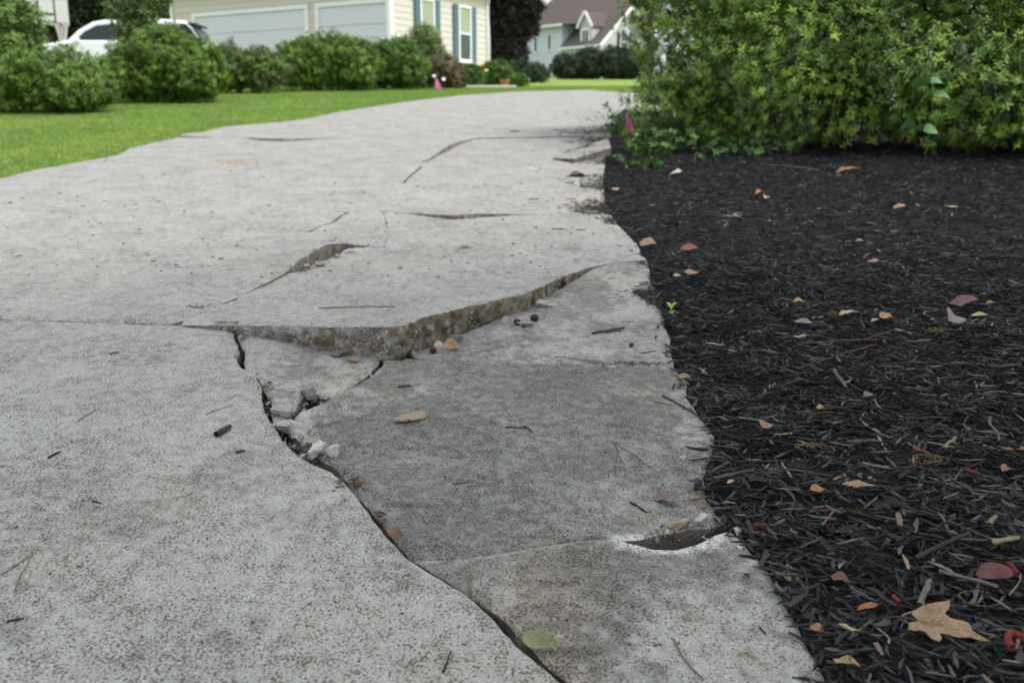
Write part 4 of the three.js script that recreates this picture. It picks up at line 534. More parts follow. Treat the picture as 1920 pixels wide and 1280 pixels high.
/* basketball hoop */
{
  const g = new THREE.Group(), d = 36, o = at(100, 150, d), y0 = T(0, -d); g.position.set(o.x, y0, -d); g.rotation.y = 0.5; const top = at(100, 0, d).y - y0 + 0.05, bot = at(100, 46, d).y - y0, h = top - bot, m = (top + bot) / 2, blk = mat([0.015, 0.017, 0.02], 0.5);
  part(g, 'backboard', rbox(1.45, h, 0.04, 0, m, 0, 0.015), mat([0.50, 0.52, 0.50], 0.4));
  part(g, 'target_square', merge([box(0.5, 0.05, 0.01, 0, m - h * 0.08 + 0.0, 0.025), box(0.5, 0.05, 0.01, 0, bot + 0.1, 0.025), box(0.05, h, 0.011, -0.27, m, 0.0255), box(0.05, h, 0.011, 0.27, m, 0.0255)]), blk);
  part(g, 'rim', new THREE.TorusGeometry(0.23, 0.012, 8, 28).rotateX(Math.PI / 2).translate(0.42, bot + 0.02, 0.38), mat([0.35, 0.08, 0.03], 0.5));
  const cords = []; for (let i = 0; i < 12; i++) for (const s of [1, -1]) { const p = []; for (let k = 0; k <= 5; k++) { const t = k / 5, a = i / 12 * 6.283 + s * t * 1.3, r = 0.23 - 0.11 * Math.sin(t * 1.4); p.push([0.42 + Math.cos(a) * r, bot + 0.02 - t * 0.62, 0.38 + Math.sin(a) * r]); } cords.push(tube(p, 0.009, 0.009, 6, 4)); }
  part(g, 'net', merge(cords), mat([0.7, 0.66, 0.66], 0.9)); part(g, 'bracket', box(0.1, 0.08, 0.2, 0.42, bot + 0.02, 0.11), blk);
  part(g, 'pole', tube([[0, -0.1, -0.7], [0, m * 0.7, -0.7], [0, m, -0.55], [0, m, -0.03]], 0.06, 0.05, 16, 8), blk);
  add(g, 'basketball_hoop', 'grey basketball backboard with white net on a black pole', 'basketball hoop');
}
/* pink marker flags */
function flag(label, px, py, d, h, w, fh, turn) {
  const g = new THREE.Group(), o = d ? by(px, d) : spot(px, py); g.position.copy(o); g.rotation.y = turn; part(g, 'wire', new THREE.CylinderGeometry(0.0016, 0.0016, h + 0.05, 6).translate(0, h / 2 - 0.025, 0), mat([0.4, 0.4, 0.4], 0.4, { metalness: 0.7 }));
  const geo = new THREE.PlaneGeometry(1, 1, 6, 6).translate(0.5, -0.5, 0), p = geo.attributes.position; for (let i = 0; i < p.count; i++) { const u = p.getX(i), v = -p.getY(i); p.setXYZ(i, u * w * (0.15 + 0.85 * v) * (1 - 0.2 * v * v) , h - v * fh - u * fh * 0.12, 0.015 * Math.sin(u * 5 + v * 2)); } geo.computeVertexNormals();
  part(g, 'cloth', geo, new THREE.MeshPhysicalMaterial({ color: lin(1.0, 0.20, 0.46), roughness: 0.6, transmission: 0.4, thickness: 0 })); add(g, 'marker_flag', label, 'flag', 'pink marker flags');
}
flag('pink marker flag at the foot of the large light green shrub', 1174, 266, 0, 0.30, 0.11, 0.19, 0.15);
flag('pink marker flag standing on the lawn beside the white flowers', 816, 160, 23.7, 0.28, 0.22, 0.27, 0.1);
/* white flowers, yellow flowers, pot */
[[798, 146, 'white flower by the dense shrub near the pink flag'], [814, 143, 'white flower just behind the pink flag'], [832, 149, 'white flower in front of the rusty shrub']].forEach(([x, y, lb]) => { const o = at(x, y, 24.0), b = T(o.x, o.z), g = new THREE.Group(); g.position.set(o.x, b, o.z); part(g, 'stem', tube([[0, 0, 0], [0.01, (o.y - b) * 0.5, 0], [0, o.y - b, 0]], 0.004, 0.003, 5, 5), tinted([0.07, 0.15, 0.03])); for (let i = 0; i < 6; i++) { const l = part(g, 'petal' + (i ? '_00' + i : ''), broadLeaf(0.06, 0.045, 0.2, 0.8, 4).translate(0.03, 0, 0), mat([0.82, 0.8, 0.8], 0.7)); l.position.y = o.y - b; l.rotation.set(0.8, i * 1.05, 0.4, 'XYZ'); } add(g, 'white_flower', lb, 'flower', 'white flowers by the flag'); });
[[903, 122, 'orange daylily above the dark clipped shrub'], [912, 133, 'yellow daylily hanging beside the path']].forEach(([x, y, lb], n) => { const o = at(x, y, 26.6), b = T(o.x, o.z), g = new THREE.Group(); g.position.set(o.x, b, o.z); part(g, 'stem', tube([[0, 0, 0], [0.03, (o.y - b) * 0.6, 0], [0, o.y - b, 0]], 0.005, 0.004, 5, 5), tinted([0.07, 0.15, 0.03])); for (let i = 0; i < 6; i++) { const l = part(g, 'petal' + (i ? '_00' + i : ''), broadLeaf(0.085, 0.04, 0.3, 0.8, 4).translate(0.035, 0, 0), mat(n ? [0.7, 0.55, 0.06] : [0.75, 0.33, 0.04], 0.7)); l.position.y = o.y - b; l.rotation.set(0.6, i * 1.05, 0.5, 'XYZ'); } add(g, 'daylily', lb, 'flower'); });
{ const o = by(946, 26.4), m = new THREE.Mesh(new THREE.LatheGeometry([[0, 0], [0.085, 0], [0.12, 0.15], [0.14, 0.15], [0.14, 0.19], [0.12, 0.19], [0.105, 0.14], [0, 0.14]].map((p) => new THREE.Vector2(...p)), 20), mat([0.36, 0.15, 0.08], 0.9)); m.position.copy(o); add(m, 'clay_pot', 'small clay flower pot beside the house plants', 'pot'); }

/* ------------------------------------------------------------------ broken concrete pieces */
function fragment(px, py, w, h, d, yaw, tone, label, tilt = 0, sink = 0.35, flat = 1) {
  const pts = []; for (let i = 0; i < 13; i++) pts.push(new THREE.Vector3(rr(-1, 1), (rnd() < 0.5 ? 1 : -1) * rr(0.55, 0.8), rr(-1, 1)).multiply(new THREE.Vector3(w / 2, h * 0.62, d / 2)));
  const hull = new ConvexGeometry(pts), hp = hull.attributes.position, out = [], A = new THREE.Vector3(), B = new THREE.Vector3(), C = new THREE.Vector3(), k = 1.6 / Math.max(w, d);
  const rough = (v) => { const e = 0.09 * Math.min(w, h * 1.6, d) * (fbm3(v.x * k * 3 + px, v.y * k * 3, v.z * k * 3, 3) * 1.6), l = v.length() || 1; return [v.x * (1 + e / l), v.y * (1 + e / l), v.z * (1 + e / l)]; };
  const div = (a, b, c, n) => { if (!n) { out.push(...rough(a), ...rough(b), ...rough(c)); return; } const ab = a.clone().lerp(b, 0.5), bc = b.clone().lerp(c, 0.5), ca = c.clone().lerp(a, 0.5); div(a, ab, ca, n - 1); div(ab, b, bc, n - 1); div(ca, bc, c, n - 1); div(ab, bc, ca, n - 1); };
  for (let i = 0; i < hp.count; i += 3) div(A.fromBufferAttribute(hp, i).clone(), B.fromBufferAttribute(hp, i + 1).clone(), C.fromBufferAttribute(hp, i + 2).clone(), 3);
  const g = new THREE.BufferGeometry(); g.setAttribute('position', new THREE.Float32BufferAttribute(out, 3)); const p = g.attributes.position, c = [], uv = [];
  for (let i = 0; i < p.count; i++) { const n = 1 + 0.35 * fbm3(p.getX(i) * 120 + px, p.getY(i) * 120, p.getZ(i) * 120, 2); c.push(tone[0] * n, tone[1] * n, tone[2] * n); uv.push(p.getX(i) / 0.12 + p.getY(i) * 5, p.getZ(i) / 0.12); }
  g.setAttribute('color', new THREE.Float32BufferAttribute(c, 3)); g.setAttribute('uv', new THREE.Float32BufferAttribute(uv, 2)); g.computeVertexNormals();
  const m = new THREE.Mesh(g, fragMat), o = spot(px, py); m.position.set(o.x, o.y + h * (0.5 - sink), o.z); m.rotation.set(tilt, yaw, tilt * 0.6, 'YXZ'); return add(m, 'concrete_fragment', label, 'concrete piece');
}

const gy = [0.24, 0.23, 0.215], wh = [0.36, 0.34, 0.32], tn = [0.27, 0.23, 0.17];
fragment(577, 742, 0.065, 0.04, 0.05, 0.4, gy, 'grey concrete lump wedged at the tip of the cracked wedge slab', 0.1, 0.3);
fragment(533, 774, 0.075, 0.05, 0.06, 1.2, [0.27, 0.26, 0.245], 'flat grey piece settled between the main crack and the wedge slab', 0.1, 0.6);
fragment(532, 802, 0.10, 0.03, 0.05, -0.5, [0.30, 0.29, 0.27], 'thin grey concrete flake lying along the main crack', 0.18, 0.4);
fragment(552, 822, 0.085, 0.045, 0.05, -0.3, wh, 'pale broken chip leaning into the main crack', -0.2, 0.35);
fragment(592, 851, 0.062, 0.032, 0.052, 0.5, [0.42, 0.40, 0.385], 'white stone chip next to red brown plant litter', 0.2, 0.2);
fragment(624, 854, 0.05, 0.03, 0.046, 1.9, [0.38, 0.37, 0.355], 'white stone chip standing furthest out of the crack on the dark slab', -0.3, 0.2);
fragment(1022, 572, 0.105, 0.026, 0.085, 0.2, [0.31, 0.30, 0.285], 'broad smooth concrete flake fallen under the lifted edge', 0.12, 0.1);
fragment(985, 577, 0.07, 0.02, 0.03, 0.1, [0.28, 0.26, 0.23], 'narrow flake lying beside the broad concrete flake', 0.05, 0.2);
fragment(856, 641, 0.052, 0.03, 0.035, 0.5, gy, 'grey stone resting against the tall broken edge', 0.3, 0.0);
fragment(822, 656, 0.04, 0.03, 0.034, 0.9, [0.31, 0.30, 0.28], 'grey pebble next to the tan leaf below the lifted corner', 0.2, 0.15);
fragment(946, 604, 0.03, 0.028, 0.026, 1.9, [0.36, 0.355, 0.34], 'small pale pebble beside the cone scales', 0.2, 0.15);
fragment(1262, 1000, 0.085, 0.03, 0.04, 0.2, tn, 'tan crumbly lump filling the chipped hole by the mulch', 0.1, 0.5);
fragment(1308, 990, 0.05, 0.03, 0.035, 0.9, wh, 'pale lump in the chipped hole by the mulch', 0.1, 0.5);
fragment(662, 468, 0.17, 0.035, 0.06, 0.35, [0.36, 0.35, 0.33], 'long pale flake lying in the wide upper crack', 0.05, 0.5);
fragment(598, 489, 0.06, 0.03, 0.045, 0.8, [0.26, 0.22, 0.16], 'brown broken lump in the middle of the wide upper crack', 0.3, 0.4);
fragment(572, 502, 0.05, 0.025, 0.035, 0.2, [0.24, 0.21, 0.16], 'small brown lump at the narrow end of the wide upper crack', 0.2, 0.4);
fragment(630, 474, 0.05, 0.03, 0.04, 1.4, [0.3, 0.27, 0.21], 'tan lump beside the long pale flake in the upper crack', 0.25, 0.4);
fragment(1282, 862, 0.022, 0.012, 0.016, 0.5, [0.33, 0.33, 0.33], 'tiny grey pebble on the dark slab near the mulch', 0, 0.2);
fragment(1388, 1028, 0.012, 0.008, 0.01, 0.5, [0.6, 0.6, 0.6], 'tiny white pebble near the white chipped rim', 0, 0.1);
fragment(1385, 1000, 0.02, 0.014, 0.017, 0.5, [0.4, 0.38, 0.35], 'small pebble at the mulch end of the chipped hole', 0, 0.1);
fragment(1305, 915, 0.03, 0.024, 0.026, 0.5, [0.03, 0.031, 0.035], 'black lump of charred wood at the slab edge', 0, 0.15);

/* ------------------------------------------------------------------ litter, each piece where it lies */
const metre = (px, py) => { const o = spot(px, py); return o.distanceTo(camera.position) / F; };
function lay(m, px, py, yaw, lift, tilt, name, label, cat, group) { const o = spot(px, py); m.position.set(o.x, o.y + lift + (inside(o.x, o.z, bedPoly) && -sdf(o.x, o.z, drivePoly) > 0.03 ? 0.022 : 0), o.z); m.rotation.set(tilt[0], yaw, tilt[1], 'YXZ'); return add(m, name, label, cat, group); }
const litterM = {}; const lm = (c, r = 0.75) => litterM[c.join()] || (litterM[c.join()] = mat(c, r, { map: grainTex, bumpMap: grainTex, bumpScale: 0.0015 }));
function uvXZ(g, s) { const p = g.attributes.position, u = []; for (let i = 0; i < p.count; i++) u.push(p.getX(i) / s, p.getZ(i) / s); g.setAttribute('uv', new THREE.Float32BufferAttribute(u, 2)); return g; }
/* leaves: px, py, length px, width ratio, yaw, curl, colour, label */
const LEAVES = [
  [1250, 941, 62, 0.44, -0.55, 0.2, [0.30, 0.22, 0.20], 'mauve brown oval leaf on the dark slab'],
  [848, 655, 32, 0.8, 0.3, 0.5, [0.52, 0.30, 0.15], 'tan cupped leaf below the lifted corner'],
  [633, 629, 34, 0.6, 0.2, 0.3, [0.25, 0.20, 0.20], 'purplish leaf tucked under the lifted edge'],
  [661, 634, 32, 0.5, -0.5, 0.4, [0.5, 0.31, 0.14], 'orange tan leaf tucked under the lifted edge'],
  [742, 1012, 50, 0.35, -0.75, 0.5, [0.30, 0.15, 0.075], 'brown leaf standing in the long crack'],
  [1013, 1234, 76, 0.55, -0.7, 0.3, [0.36, 0.36, 0.18], 'olive green leaf caught in the wide end of the crack'],
  [873, 464, 26, 0.7, 0.1, 0.25, [0.58, 0.52, 0.36], 'pale cream leaf on the lifted slab'],
  [1305, 527, 46, 0.5, 0.15, 0.6, [0.46, 0.26, 0.15], 'tan folded leaf on the mulch near the drive edge'],
  [1293, 476, 36, 0.45, 0.0, 0.4, [0.36, 0.12, 0.035], 'rust orange leaf on the mulch near the drive edge'],
  [1214, 471, 32, 0.7, -0.5, 0.5, [0.47, 0.3, 0.18], 'tan crumpled leaf hanging on the concrete edge'],
  [1270, 528, 20, 0.6, 0.5, 0.4, [0.5, 0.47, 0.3], 'small pale leaf next to the tan folded leaf'],
  [1496, 580, 26, 0.6, -0.3, 0.6, [0.55, 0.38, 0.11], 'small yellow leaf in the middle of the mulch'],
  [1590, 604, 44, 0.3, 0.1, 0.9, [0.62, 0.5, 0.36], 'cream curled leaf beside a round seed pod'],
  [1508, 620, 36, 0.4, 0.1, 0.4, [0.42, 0.36, 0.3], 'grey tan leaf near the round seed pod'],
  [1662, 610, 28, 0.8, 0.1, 0.3, [0.58, 0.31, 0.15], 'torn orange tan leaf in the mulch'],
  [1640, 615, 22, 0.35, 0.6, 0.4, [0.62, 0.42, 0.24], 'narrow tan leaf sliver beside the torn orange leaf'],
  [1808, 580, 62, 0.45, 0.1, 0.3, [0.20, 0.07, 0.08], 'maroon leaf lying on the mulch'],
  [1788, 618, 40, 0.9, 0.8, 0.7, [0.38, 0.3, 0.24], 'cupped grey brown leaf with a red edge'],
  [1838, 608, 36, 0.4, 0.05, 0.5, [0.66, 0.55, 0.28], 'pale yellow folded leaf near the maroon leaf'],
  [1858, 583, 20, 0.5, 0.05, 0.4, [0.42, 0.2, 0.08], 'tiny rust leaf next to the maroon leaf'],
  [1642, 503, 36, 0.3, 0.1, 0.9, [0.45, 0.24, 0.18], 'pinkish curled leaf on the far mulch'],
  [1614, 463, 20, 0.6, 0.1, 0.5, [0.5, 0.32, 0.14], 'small amber leaf on the far mulch'],
  [1690, 398, 30, 0.6, 0.2, 0.5, [0.44, 0.26, 0.15], 'tan leaf below the shrub shade'],
  [1712, 396, 24, 0.6, 2.2, 0.5, [0.36, 0.18, 0.1], 'brown leaf touching another under the shrub shade'],
  [1790, 398, 36, 0.3, 0.05, 0.3, [0.48, 0.46, 0.3], 'pale greenish leaf below the shrub'],
  [1425, 362, 18, 0.8, 0.1, 0.6, [0.5, 0.2, 0.07], 'orange leaf at the far side of the mulch'],
  [1437, 380, 16, 0.7, 1.0, 0.6, [0.5, 0.38, 0.22], 'cream brown leaf at the far side of the mulch'],
  [1440, 425, 22, 0.5, 2.4, 0.5, [0.46, 0.22, 0.08], 'amber scrap of leaf on the far mulch'],
  [1378, 417, 30, 0.35, -0.4, 0.5, [0.4, 0.25, 0.16], 'light brown narrow leaf on the far mulch'],
  [1272, 332, 34, 0.4, -0.1, 0.3, [0.66, 0.64, 0.5], 'cream fallen leaf beside the pale weed'],
  [1590, 326, 46, 0.3, 0.05, 0.5, [0.36, 0.18, 0.1], 'rusty leaves fragment at the shrub foot'],
  [1156, 365, 22, 0.6, 0.4, 0.4, [0.42, 0.28, 0.18], 'brown leaf where mulch meets the far drive edge'],
  [1436, 819, 28, 0.9, 0.9, 0.6, [0.42, 0.24, 0.15], 'round brown leaf in the near mulch'],
  [1608, 934, 56, 0.24, -0.2, 0.4, [0.52, 0.32, 0.15], 'slender tan leaf in the near mulch'],
  [1531, 941, 26, 0.8, 0.1, 0.5, [0.5, 0.26, 0.07], 'small amber leaf in the near mulch'],
  [1483, 1088, 36, 0.85, 0.7, 0.4, [0.58, 0.48, 0.27], 'cream leaf propped at the edge of the white rimmed slab'],
  [1531, 1190, 30, 0.5, -1.0, 0.4, [0.56, 0.33, 0.2], 'peach leaf propped against the slab edge'],
  [1586, 1273, 46, 0.4, -0.3, 0.3, [0.52, 0.38, 0.18], 'tan leaf at the slab edge by the maple leaf'],
  [1626, 1165, 44, 0.32, 0.35, 0.5, [0.52, 0.17, 0.035], 'bright orange leaf in the near mulch'],
  [1870, 1108, 72, 0.6, -0.2, 0.4, [0.19, 0.055, 0.045], 'dark red leaf beside a red catkin'],
  [1888, 902, 30, 0.7, 0.4, 0.4, [0.40, 0.24, 0.14], 'small tan leaf under the brown maple leaf'],
  [1575, 1113, 34, 0.6, -0.5, 0.5, [0.22, 0.095, 0.055], 'crumpled brown leaf on a straw stem'],
  [1537, 783, 14, 0.9, 0, 0.4, [0.55, 0.38, 0.14], 'tiny yellow leaf disc in the mulch'],
  [1283, 714, 26, 0.5, -0.7, 0.4, [0.46, 0.32, 0.19], 'tan leaf standing at the joint end by the mulch'],
  [1082, 331, 36, 0.6, 0.1, 0.6, [0.20, 0.10, 0.06], 'dark brown crumpled leaf on the far drive'],
  [1628, 762, 22, 0.7, 0.3, 0.3, [0.28, 0.21, 0.22], 'mauve scrap of leaf in the mulch'],
];
for (const [px, py, L, w, yaw, curl, c, lb] of LEAVES) {
  const len = L * metre(px, py), g = uvXZ(broadLeaf(len, len * w, curl * 0.28, 0.85, 8), 0.05), p = g.attributes.position; for (let i = 0; i < p.count; i++) { const X = p.getX(i) / len, Z = p.getZ(i) / len; p.setY(i, p.getY(i) + len * (0.09 * noise(X * 4 + px, Z * 5) + curl * 1.5 * Z * Z * (0.4 + X) + curl * 0.5 * X * Z)); p.setZ(i, p.getZ(i) + len * 0.08 * noise(X * 3 + py, 2)); } g.computeVertexNormals();
  const stand = /standing|propped|caught|cupped|hanging/.test(lb); const o = new THREE.Group(); part(o, 'blade', g, lm(c, 0.6)); part(o, 'leaf_stalk', tube([[len * 0.48, -0.1 * curl * len, 0], [len * 0.56, -0.2 * curl * len + len * 0.03, len * 0.02], [len * 0.64, -0.1 * len * curl, len * 0.05]], 0.0012, 0.0007, 5, 4), lm(c.map((v) => v * 0.7)));
  lay(o, px, py, yaw, 0.008 + curl * len * 0.08 + (stand ? len * 0.12 : 0), [stand ? 0.6 : rr(0.05, 0.3), rr(-0.1, 0.1)], 'fallen_leaf', lb, 'leaf');
}
/* lobed maple leaves */
function maple(len) {
  const half = [[-0.36, 0.02], [-0.46, 0.10], [-0.46, 0.22], [-0.34, 0.30], [-0.22, 0.33], [-0.08, 0.44], [0.04, 0.50], [0.05, 0.36], [0.0, 0.24], [0.10, 0.19], [0.24, 0.20], [0.36, 0.17], [0.42, 0.08], [0.52, 0.06], [0.68, 0.0]];
  const s = new THREE.Shape(); half.forEach(([x, y], i) => i ? s.lineTo(x * len, y * len) : s.moveTo(x * len, y * len)); rev(half).slice(1).forEach(([x, y]) => s.lineTo(x * len, -y * len));
  const g0 = new THREE.ExtrudeGeometry(s, { depth: 0.0006, bevelEnabled: false, curveSegments: 4 }).rotateX(-Math.PI / 2).toNonIndexed(); const src = g0.attributes.position, out = []; // split faces so that the blade can curl
  const A = new THREE.Vector3(), B = new THREE.Vector3(), C = new THREE.Vector3(); const div = (a, b, c, n) => { if (!n) { out.push(a.x, a.y, a.z, b.x, b.y, b.z, c.x, c.y, c.z); return; } const ab = a.clone().lerp(b, 0.5), bc = b.clone().lerp(c, 0.5), ca = c.clone().lerp(a, 0.5); div(a, ab, ca, n - 1); div(ab, b, bc, n - 1); div(ca, bc, c, n - 1); div(ab, bc, ca, n - 1); };
  for (let i = 0; i < src.count; i += 3) div(A.fromBufferAttribute(src, i).clone(), B.fromBufferAttribute(src, i + 1).clone(), C.fromBufferAttribute(src, i + 2).clone(), 3);
  for (let i = 0; i < out.length; i += 3) { const x = out[i] / len, z = out[i + 2] / len; out[i + 1] += len * (0.22 * Math.abs(z) - 0.18 * x * x + 0.05 * Math.sin(x * 9) * Math.cos(z * 11)); }
  const g = new THREE.BufferGeometry(); g.setAttribute('position', new THREE.Float32BufferAttribute(out, 3)); g.computeVertexNormals(); return uvXZ(g, 0.06);
}
[[1762, 1218, 118, -0.55, [0.47, 0.30, 0.16], 'large tan maple leaf lying on the near mulch'], [1904, 880, 80, 2.4, [0.26, 0.125, 0.075], 'brown maple leaf with a red stalk on the mulch']].forEach(([px, py, L, yaw, c, lb]) => { const len = L * metre(px, py) * 0.88, o = new THREE.Group(); part(o, 'blade', maple(len), lm(c, 0.6)); part(o, 'leaf_stalk', tube([[-len * 0.4, 0.0, 0], [-len * 0.6, 0.004, 0.004], [-len * 0.8, 0.002, 0.012]], 0.0013, 0.0009, 6, 5), lm([0.3, 0.12, 0.07])); part(o, 'midrib', tube([[-len * 0.4, 0.001 - 0.028 * len, 0], [0, 0.0016, 0], [len * 0.35, 0.0012 - 0.022 * len, 0]], 0.0009, 0.0005, 8, 4), lm([0.42, 0.24, 0.13])); lay(o, px, py, yaw, 0.022, [0.25, 0.05], 'maple_leaf', lb, 'leaf'); });
